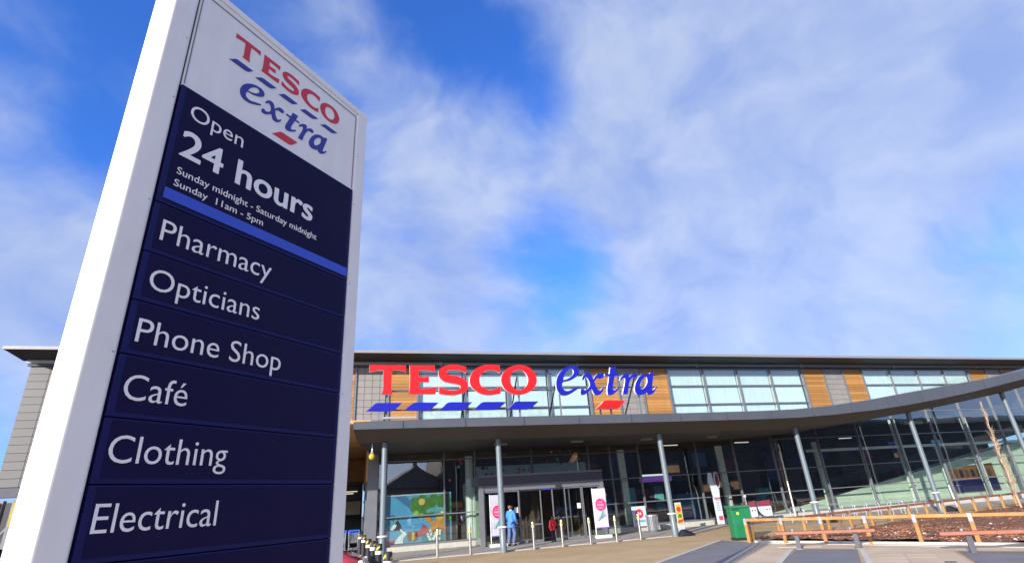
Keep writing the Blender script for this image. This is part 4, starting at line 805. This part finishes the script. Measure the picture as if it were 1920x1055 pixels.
def rail_fence(name, label, pts, h, n_post, rm, wp=.10):
    t = thing(name, label, 'fence', (pts[0][0], pts[0][1], 0))
    ox_, oy_ = pts[0][0], pts[0][1]
    P_ = [Vector((a-ox_, b-oy_)) for a, b in pts]
    segs = list(zip(P_, P_[1:])); tot = sum((b-a).length for a, b in segs)
    def at(s):
        for a, b in segs:
            l = (b-a).length
            if s <= l + 1e-6: return a + (b-a)*(s/l), (b-a).normalized()
            s -= l
        return segs[-1][1], (segs[-1][1]-segs[-1][0]).normalized()
    for i in range(n_post):
        p_, d_ = at(tot*i/(n_post-1)); ang = math.atan2(d_.y, d_.x)
        link('post', MB().box(-wp/2, wp/2, -.045, .045, -.05, h-.09).mesh('post', 'wood'), t, loc=(p_.x, p_.y, 0), rot=(0, 0, ang), bevel=.008)
        br = MB().box(-.045, .045, -.053, -.047, h-.19, h-.085).box(-.045,.045,.047,.053,h-.19,h-.085).box(-.045,.045,-.053,.053,h+.0015,h+.008).box(-.045,.045,-.053,-.047,h-.085,h+.0015).box(-.045,.045,.047,.053,h-.085,h+.0015)
        link('bracket', br.mesh('bracket', 'galv'), t, loc=(p_.x, p_.y, 0), rot=(0, 0, ang))
    i = 0; s = 0
    step = tot/(n_post-1)
    for i in range(0, n_post-1):
        a, _ = at(step*i); b, _ = at(step*(i+1)); d_ = (b-a).normalized()
        MB().bar((a.x+d_.x*.003,a.y+d_.y*.003,h-.043), (b.x-d_.x*.003,b.y-d_.y*.003,h-.043), .09, .085).obj('rail', rm, t, bevel=.01)
rail_fence('timber_rail_fence', 'low golden timber rail fence along the near edge of the bark bed', [(13.0,17.2),(15.6,11.0),(16.9,7.9)], .75, 9, 'wood')
rail_fence('timber_rail_fence', 'low reddish timber rail fence along the far edge of the bark bed', [(13.35,17.45),(14.4,17.62),(20.5,18.9),(34,21.8)], .65, 16, 'redwood')

def bench(c, d, ln, legs, label):
    t = thing('bench', label, 'bench', (c[0], c[1], 0), math.atan2(d[1], d[0]))
    MB().box(-ln/2, ln/2, -.13, .13, .39, .47).obj('seat', 'redwood', t, bevel=.012)
    for x in legs:
        MB().box(x-.06, x+.06, -.05, .05, .0, .389).obj('leg', 'dgrey', t, bevel=.006)
        MB().box(x-.10, x+.10, -.09, .09, .0, .012).obj('foot_plate', 'galv', t)
        MB().lathe([(.03,.47),(.035,.50),(.02,.52)], 10, (x-.08, .06)).obj('stud', 'galv', t)
bench((12.95,13.8), (.717,-.697), 2.53, (-.72,.76), 'reddish wooden bench plank on grey legs before the timber rail, left of two')
bench((14.35,9.87), (.717,-.697), 2.6, (-.75,.75), 'reddish wooden bench plank on grey legs at the right edge of the picture')

# bare shrubs in the bed and the slim bare tree
def twig_tree(t, h, m, n, spread, rad, seed, sub=3, up=.75):
    rn = random.Random(seed); tr = MB(); pts = [Vector((0,0,0))]; 
    for i in range(9): pts.append(pts[-1] + Vector((rn.uniform(-.05,.05), rn.uniform(-.05,.05), h/9)))
    tr.path(pts, [rad*(1-i/9.5)+.004 for i in range(10)], 7); 
    cr = MB()
    for k in range(n):
        i = rn.randint(1, 8); p = pts[i] + (pts[i+1]-pts[i])*rn.random(); a = rn.random()*6.28; L = spread*rn.uniform(.5,1)*(1.15-i/9)
        d = Vector((math.cos(a), math.sin(a), up+rn.random()*.6)).normalized(); q = [p]
        for s in range(4): d = (d + Vector((rn.uniform(-.2,.2), rn.uniform(-.2,.2), .22))).normalized(); q.append(q[-1] + d*L/4)
        cr.path(q, [rad*.38, rad*.3, rad*.22, rad*.15, rad*.06], 4)
        for s in range(sub):
            b_ = q[rn.randint(1,4)]; dd = (d + Vector((rn.uniform(-.8,.8), rn.uniform(-.8,.8), rn.uniform(-.1,.6)))).normalized()
            cr.path([b_, b_+dd*L*.22, b_+dd*L*.4+Vector((0,0,.04))], [rad*.14, rad*.1, rad*.04], 3)
    tr.obj('trunk', m, t, smooth=True); cr.obj('branches', m, t)
tt = thing('bare_tree', 'slender leafless young tree with pale twigs at the right edge behind the far rail', 'tree', (30.4, 19.9, 0))
twig_tree(tt, 4.9, 'twig', 80, .80, .042, 3, 5, 1.5)
for i, (x, y, h, lab) in enumerate([(16.0,16.9,.5,'small leafless shrub of dark twigs in the bark near the left end of the bed'),(17.6,17.7,.55,'bushy leafless shrub of dark twigs below the far rail near the first column weight'),(18.7,17.9,.6,'widest leafless shrub of dark twigs below the far rail under the cycle stands'),(20.2,18.2,.45,'low leafless shrub of dark twigs right of the widest one')]):
    t = thing('bare_shrub', lab, 'shrub', (x, y, .05), 0, 'leafless shrubs along the far rail'); twig_tree(t, h, 'dtwig', 26, .5, .012, 20+i, 3, .5)

# ------------------------------------------------------------------ window mural display
mu = thing('window_mural', 'cartoon window display with green tree, white rabbit and orange figure left of the doors', 'window display', (2.9, 27.42, .36))
def mp_(name, poly, m, k): MB().prism_y([(x-2.9, z-.36) for x, z in poly], .04-.006*k, .044-.006*k).obj(name, m, mu)
def circ(x, z, r, n=18, sq=1): return [(x+r*math.cos(2*math.pi*i/n), z+r*sq*math.sin(2*math.pi*i/n)) for i in range(n)]
mp_('sky_panel', [(1.3,.37),(4.46,.37),(4.46,2.42),(1.3,2.42)], 'mblue', 0)
mp_('top_edge', [(1.3,2.421),(4.46,2.421),(4.46,2.47),(1.3,2.47)], 'mwhite', 0)
mp_('hill_shape', [(1.75,2.4),(2.3,2.4),(3.1,1.5),(2.6,1.75)], 'mdblue', 1)
for i, (x, z, r_) in enumerate([(3.1,2.15,.27),(2.75,2.1,.25),(2.7,1.85,.2),(3.0,1.72,.25),(3.4,1.75,.3),(3.6,2.15,.27),(4.05,2.1,.3),(4.15,2.1,.3),(4.0,1.7,.25),(4.2,1.75,.25)]): mp_('tree_foliage', circ(x, z, r_), 'mgreen', 1 + (i % 5)*.2)
for x, z, r_ in ((2.78,1.62,.13),(3.05,1.48,.12),(4.3,1.32,.14)): mp_('tree_blossom', circ(x, z, r_), 'mlime', 2.2)
mp_('tree_blossom', circ(3.05,2.1,.15), 'mgold', 2.3); mp_('tree_blossom', circ(4.25,2.2,.1), 'mbrown', 2.3)
mp_('white_fish', [(3.25,1.72),(3.6,1.84),(4.1,1.8),(4.25,1.68),(3.9,1.62),(3.55,1.62),(3.3,1.6)], 'teal', 2.4)
mp_('white_highlight', [(3.9,1.58),(4.3,1.52),(4.35,1.56),(4.0,1.64)], 'mwhite', 2.6)
mp_('blue_burst', [(1.5,1.55),(1.7,1.62),(1.9,1.52),(1.75,1.45),(1.8,1.3),(1.62,1.4)], 'mdblue', 1.1)
mp_('orange_figure', [(3.55,.62),(3.45,.95),(3.5,1.08),(3.35,1.2),(3.22,1.3),(3.2,1.42),(3.35,1.46),(3.48,1.38),(3.52,1.22),(3.66,1.25),(3.75,1.45),(3.9,1.52),(4.08,1.46),(4.18,1.2),(4.3,.95),(4.3,.62)], 'morange', 2.8)
mp_('figure_front', circ(3.92,1.42,.17), 'mgold', 3.0); mp_('figure_base', [(3.5,.6),(3.55,.85),(3.9,.95),(4.3,.82),(4.3,.6)], 'mbrown', 3.0)
mp_('pink_plant', [(2.75,.7),(2.85,.88),(3.0,.92),(3.1,1.1),(2.98,1.2),(3.15,1.12),(3.32,.98),(3.42,.8),(3.35,.62),(2.8,.6)], 'mpink', 2.9)
mp_('brown_box', [(2.4,.46),(2.85,.46),(2.85,.86),(2.4,.84)], 'mbrown', 2.9); mp_('box_side', [(2.6,.47),(2.72,.47),(2.72,.83),(2.6,.83)], 'mgold', 3.1)
mp_('teal_tub', [(3.1,.38),(4.35,.38),(4.35,.66),(3.05,.66)], 'mteal', 3.1)
rn = random.Random(4)
for i in range(26): mp_('white_flower', circ(rn.uniform(3.3,3.95), rn.uniform(.42,.86)-.0, .055, 7), 'mwhite', 3.3+.05*i)
mp_('toy_house_base', [(1.35,.5),(2.1,.5),(2.1,.92),(1.35,.92)], 'mblue', 2.9); mp_('toy_house_wall', [(1.62,.93),(2.1,.93),(2.1,1.12),(1.9,1.42),(1.65,1.1)], 'black', 3.0)
mp_('toy_house_roof', [(1.55,1.12),(1.85,1.42),(1.95,1.40),(1.72,1.08)], 'teal', 3.1); mp_('red_toy', [(1.35,.38),(1.85,.38),(1.85,.52),(1.35,.55)], 'mpink', 3.1)
mp_('white_rabbit', [(1.8,.38),(2.2,.38),(2.2,.58),(2.34,.72),(2.36,.78),(2.3,.84),(2.18,.9),(2.05,1.02),(2.06,.92),(2.16,.8),(2.0,.68),(1.86,.52)], 'mwhite', 3.2)
mp_('white_figure', [(1.6,1.0),(1.75,1.2),(1.9,1.2),(1.85,1.05),(1.7,.95)], 'mwhite', 3.3)

# ------------------------------------------------------------------ shopping trolleys
def trolley():
    t = thing('shopping_trolley', '', 'trolley')
    w0, w1, z0, z1 = .20, .27, .48, .95
    def ring(f, zz): return [(-w0-(w1-w0)*f, -.42, zz),(w0+(w1-w0)*f, -.42, zz),(w0*.9+(w1-w0)*f, .45, zz),(-w0*.9-(w1-w0)*f, .45, zz)]
    b_ = MB()
    for k in range(6):
        f = k/5; q = ring(f, z0+(z1-z0)*f); b_.path(q + [q[0]], .006, 4)
    for k in range(11):
        f = k/10; a0 = ring(0, z0); a1 = ring(1, z1)
        for e0, e1 in ((0,1),(1,2),(2,3),(3,0)):
            p0 = Vector(a0[e0]).lerp(Vector(a0[e1]), f); p1 = Vector(a1[e0]).lerp(Vector(a1[e1]), f); b_.path([p0, p1], .004, 4)
    b_.obj('basket', 'galv', t)
    fr_ = MB(); 
    for s in (-1, 1): fr_.path([(s*.25,-.55,1.0),(s*.22,-.45,.3),(s*.24,-.42,.12),(s*.2,.45,.14),(s*.2,.42,.48)], .012, 6)
    fr_.path([(-.2,.45,.14),(.2,.45,.14)], .012, 6); fr_.obj('frame', 'galv', t)
    MB().path([(-.27,-.56,1.0),(.27,-.56,1.0)], .022, 8).obj('handle', 'blueh', t)
    MB().box(-.25,.25,-.46,-.40,.88,.98).obj('child_seat', 'blueh', t)
    for s, y in ((-1,-.42),(1,-.42),(-1,.42),(1,.42)): MB().path([(s*.2-.015,y,.06),(s*.2+.015,y,.06)], .06, 10).obj('wheel', 'black', t)
    return t
t0 = trolley(); tl = [(-.62,30.2),(-.62,30.75),(-.62,31.3),(-.62,31.85),(0.0,30.0),(0.0,30.55),(0.0,31.1),(0.0,31.65)]
for i, (x, y) in enumerate(tl):
    o = t0 if i == 0 else copy_tree(t0); o.location = (x, y, .01)
    o['group'] = 'nested shopping trolleys'
    o['label'] = ['front','second','third','rearmost'][i % 4] + (' trolley with blue handle in the left nested row under the timber ceiling' if i < 4 else ' trolley with blue handle in the right nested row beside the black bollards')

# ------------------------------------------------------------------ cars
def car(paint):
    t = thing('parked_car', '', 'car')
    # length along x (nose +x), width along y
    W_ = .86
    secs = []
    prof = [(-2.05,.42,.78,.74),(-1.95,.30,.96,.82),(-1.4,.26,1.0,.86),(0,.24,.98,.87),(.9,.25,.97,.86),(1.6,.28,.88,.83),(1.95,.32,.74,.74),(2.08,.40,.60,.60)]
    for x, zb, zt, hw in prof:
        secs.append([(x,-hw,zb),(x,-hw-.0,(zb+zt)/2),(x,-hw+.04,zt-.06),(x,-hw+.16,zt),(x,hw-.16,zt),(x,hw-.04,zt-.06),(x,hw,(zb+zt)/2),(x,hw,zb)])
    MB().loft(secs).obj('body', paint, t, smooth=True, bevel=.0)
    cab = []
    for x, z, hw in [(-1.85,.97,.72),(-1.45,1.38,.60),(-.9,1.46,.58),(.1,1.45,.58),(.42,1.36,.60),(1.05,.96,.72)]:
        cab.append([(x,-hw,z),(x,hw,z),(x,hw+.10 if z>1.1 else hw,.955),(x,-hw-.10 if z>1.1 else -hw,.955)])
    MB().loft(cab).obj('windows', 'carglass', t, smooth=False)
    rf = []
    for x, z, hw in [(-1.5,1.375,.57),(-.9,1.475,.56),(.1,1.465,.56),(.4,1.39,.57)]: rf.append([(x,-hw,z-.03),(x,-hw+.08,z),(x,hw-.08,z),(x,hw,z-.03)])
    MB().loft(rf, cap=True).obj('roof', paint, t, smooth=True)
    for x in (-1.3, 1.28):
        for s in (-1, 1):
            wv = MB().lathe([(.20,-.10),(.31,-.10),(.32,0),(.31,.10),(.20,.10)], 24).obj('wheel', 'tyre', t, smooth=True)
            wv.matrix_basis = Matrix.Translation((x, s*.79, .32)) @ Matrix.Rotation(R(90), 4, 'X')
            MB().lathe([(.0001,-.105),(.2,-.105),(.2,.105),(.0001,.105)], 20).obj('rim', 'carsil', wv)
    for s in (-1, 1):
        MB().box(1.93,2.03,s*.56-.13,s*.56+.13,.62,.74).obj('headlight', 'lampg', t, bevel=.02)
        MB().box(-2.08,-1.98,s*.62-.08,s*.62+.08,.62,.86).obj('tail_light', 'lampr', t, bevel=.02)
        MB().box(.55,.72,s*.92-.08,s*.92+.08,.92,1.04).obj('mirror', paint, t, bevel=.02)
    MB().box(2.05,2.10,-.26,.26,.42,.53).obj('number_plate', 'wht', t); MB().box(2.04,2.09,-.4,.4,.30,.40).obj('grille', 'black', t)
    return t
proto = {}
def put_car(paint, x, y, rz, label, group=None):
    if paint in proto: o = copy_tree(proto[paint])
    else: o = proto[paint] = car(paint)
    o.location = (x, y, .008); o.rotation_euler.z = rz; o['label'] = label
    if group: o['group'] = group
put_car('carred', -1.72, 14.9, R(-6), 'red hatchback whose bonnet shows between the totem sign and the black bollards')
put_car('carwht', -12.7, 24.8, R(80), 'white car parked under the left end of the building, seen at the lower left edge')
for i, (p_, x, y) in enumerate([('carsil',-6,-14),('carblu',1,-15),('carwht',7,-14.5),('carsil',14,-20),('carred',20,-21),('carblu',27,-20.5)]):
    put_car(p_, x, y, R(88 if i % 2 else -91), ['silver car at the left end of the parking row','blue car beside the silver one in the near row','white car in the near parking row','silver car at the start of the farther row','red car in the farther parking row','blue car at the right end of the farther row'][i] + ', reflected in the glass', 'cars reflected in the shop glass')

# ------------------------------------------------------------------ houses and trees across the car park (they show as reflections)
def house(x, y, rz, wd, dp, eh, rh, m):
    global hn; hn += 1
    t = thing('house', ('brick' if m == 'brick' else 'rendered') + ' house across the car park, ' + ['','wide one second from left','pale one with a low roof','gable-end one nearest the shed','farthest from the shed'][hn] + ', reflected in the glass', 'house', (x, y, 0), rz, 'houses reflected in the shop glass')
    MB().box(-wd/2, wd/2, -dp/2, dp/2, 0, eh).obj('wall', m, t)
    MB().prism_x([(-dp/2-.4,eh),(dp/2+.4,eh),(0,eh+rh)], -wd/2-.3, wd/2+.3).obj('roof', 'tile', t)
    MB().box(wd*.3, wd*.3+.8, -.4, .4, eh+rh-.8, eh+rh+.9).obj('chimney', 'brick', t)
    for xx in (-.3, .05, .32):
        for z in (1.0, 3.6):
            if z + 1.3 < eh: MB().box(xx*wd-.6, xx*wd+.6, dp/2+.005, dp/2+.05, z, z+1.3).obj('window', 'carglass', t)
hn = 0
for a in [(-22,-46,.1,12,9,5.2,3.4,'brick'),(-6,-50,-.05,12,10,5.9,2.2,'render'),(9.5,-50,1.5,12,11,5.4,3.8,'brick'),(-42,-48,.1,13,9,5.2,3.4,'render')]: house(*a)
rn = random.Random(11)
def leafy(x, y, h, r_):
    t = thing('broadleaf_tree', ('taller left' if x < -20 else 'right') + ' bushy tree behind the reflected houses across the car park', 'tree', (x, y, 0), 0, 'trees reflected in the shop glass')
    MB().path([(0,0,0),(.1,0,h*.3),(0,.1,h*.6)], [.3,.2,.1], 7).obj('trunk', 'bark2', t); c = MB()
    for k in range(900):
        d = Vector((rn.gauss(0,1), rn.gauss(0,1), rn.gauss(0,1))).normalized() * rn.random()**.4; p_ = Vector((d.x*r_, d.y*r_, h*.62+d.z*h*.38)); s = rn.uniform(.3,.7)
        a = Vector((rn.gauss(0,1), rn.gauss(0,1), rn.gauss(0,1))).normalized()*s; b_ = a.orthogonal().normalized()*s*.7
        c.add([p_-a, p_+b_, p_+a, p_-b_], [(0,1,2,3)])
    c.obj('crown', 'leaf', t)
for x in (-34, -12): leafy(x, -62, 9, 3.6)
sh = thing('glass_darkening_shed', 'long plain brown shed added across the car park to darken the right-hand glass reflection', 'building', (128, -50, 0))  # unseen block, added so the right-hand glass mirrors dark instead of sky
MB().box(-114, 114, -12, 9, 0, 13.5).obj('wall', 'shed', sh); MB().prism_x([(-13,13.5),(9.6,13.5),(9.6,14.1),(-2,15.2),(-13,14.1)], -114.5, 114.5).obj('roof', 'tile', sh)
for i in range(22): MB().box(-110+i*10, -105+i*10, 9.005, 9.1, .3, 4).obj('shop_window', 'carglass', sh)

# ------------------------------------------------------------------ people
def skin_body(name, J, E, m, parent, sub=2, root=0):
    me = bpy.data.meshes.new(name); names = list(J)
    me.from_pydata([J[k][:3] for k in names], [(names.index(a), names.index(b)) for a, b in E], [])
    o = bpy.data.objects.new(name, me); C.objects.link(o); md = o.modifiers.new('s', 'SKIN')
    if not me.skin_vertices: me.skin_vertices.new()
    for i, k in enumerate(names):
        r_ = J[k][3]; q = me.skin_vertices[0].data[i]; q.radius = (r_, J[k][4] if len(J[k]) > 4 else r_); q.use_root = (i == root)
    s = o.modifiers.new('u', 'SUBSURF'); s.levels = sub; s.render_levels = sub
    me2 = bpy.data.meshes.new_from_object(o.evaluated_get(bpy.context.evaluated_depsgraph_get())); bpy.data.objects.remove(o)
    me2.name = name; me2.materials.clear(); me2.materials.append(M[m]); me2.polygons.foreach_set('use_smooth', [True]*len(me2.polygons))
    return link(name, me2, parent)
def person(label, x, y, rz, k, top, legs, hairm, collar, child=False):
    t = thing('person', label, 'person', (x, y, .052), rz)
    s = k / 1.65; hd = 1.28 if child else 1.0
    def v(a, b, c, r_, r2=None): return (a*s, b*s, c*s, r_*s, (r2 or r_)*s)
    # figure faces -y; a stride along x
    J = dict(pel=v(0,0,.90,.13,.10), sp=v(0,0,1.10,.12,.09), ch=v(0,0,1.28,.15,.10), nk=v(0,-.01,1.42,.052*hd), hb=v(0,-.01,1.47,.06*hd), hc=v(0,-.02,1.545,.088*hd,.095*hd), ht=v(0,-.01,1.61,.07*hd),
      hl=v(-.09,0,.86,.085), kl=v(-.12,-.06,.48,.058), al=v(-.11,.05,.09,.040), tl=v(-.12,-.10,.03,.035), hr=v(.09,0,.86,.085), kr=v(.11,.03,.48,.058), ar=v(.12,.10,.09,.040), tr=v(.13,-.04,.03,.035),
      sl=v(-.17,0,1.33,.055), el=v(-.24,.03,1.07,.042), wl=v(-.21,-.14,.90,.03), fl=v(-.20,-.19,.85,.026), sr=v(.17,0,1.33,.055), er=v(.25,.05,1.07,.042), wr=v(.22,-.12,.92,.03), fr=v(.20,-.18,.88,.026), ns=v(0,-.11,1.54,.018))
    skin_body('body', J, [('pel','sp'),('sp','ch'),('ch','nk'),('nk','hb'),('hb','hc'),('hc','ht'),('pel','hl'),('hl','kl'),('kl','al'),('al','tl'),('pel','hr'),('hr','kr'),('kr','ar'),('ar','tr'),('ch','sl'),('sl','el'),('el','wl'),('wl','fl'),('ch','sr'),('sr','er'),('er','wr'),('wr','fr'),('hc','ns')], 'skin', t)
    g_ = lambda n, e: (*J[n][:3], J[n][3]+e*s, J[n][4]+e*s)
    K = {n: g_(n, e) for n, e in dict(pel=.055, sp=.05, ch=.035, sl=.032, el=.03, sr=.032, er=.03).items()}
    K['low'] = v(0,0,.80,.175,.14); K['nk'] = v(0,0,1.40,.075); K['wl'] = (J['wl'][0], J['wl'][1], J['wl'][2], J['wl'][3]+.018*s, J['wl'][3]+.018*s); K['wr'] = (J['wr'][0], J['wr'][1], J['wr'][2], J['wr'][3]+.018*s, J['wr'][3]+.018*s)
    skin_body('jacket', K, [('pel','sp'),('sp','ch'),('ch','nk'),('pel','low'),('ch','sl'),('sl','el'),('el','wl'),('ch','sr'),('sr','er'),('er','wr')], top, t)
    Lg = {n: g_(n, e) for n, e in dict(pel=.02, hl=.03, kl=.03, al=.04, hr=.03, kr=.03, ar=.04).items()}
    if child: Lg = {n: g_(n, .015) for n in ('pel','hl','kl','al','hr','kr','ar')}
    skin_body('trousers', Lg, [('pel','hl'),('hl','kl'),('kl','al'),('pel','hr'),('hr','kr'),('kr','ar')], legs, t)
    for a, b in (('al','tl'),('ar','tr')):
        skin_body('shoe', {'a': (J[a][0], J[a][1]+.02, .05*s, .055*s), 'b': (J[b][0], J[b][1]-.02, .038*s, .045*s)}, [('a','b')], 'shoe', t)
    hh = {'a': v(0,.015,1.61,.105*hd,.11*hd), 'b': v(0,.05,1.54,.105*hd,.10*hd), 'c': v(0,.06,1.44,.085*hd,.07*hd)}
    if child: hh['d'] = v(0,.07,1.36,.06,.05)
    skin_body('hair', hh, [('a','b'),('b','c')] + ([('c','d')] if child else []), hairm, t)
    skin_body('collar', {'a': v(-.05,-.02,1.42,.045), 'b': v(0,.05,1.44,.05), 'c': v(.05,-.02,1.42,.045)}, [('a','b'),('b','c')], collar, t)
person('person in blue jacket and jeans with brown hair walking beside the column toward the doors', 6.72, 24.9, R(125), 1.66, 'bjacket', 'jeans', 'hair', 'collar')
person('small child in bright red coat with auburn hair standing at the entrance doors', 8.72, 25.1, R(-165), 1.06, 'rjacket', 'legg', 'hair2', 'lil', True)
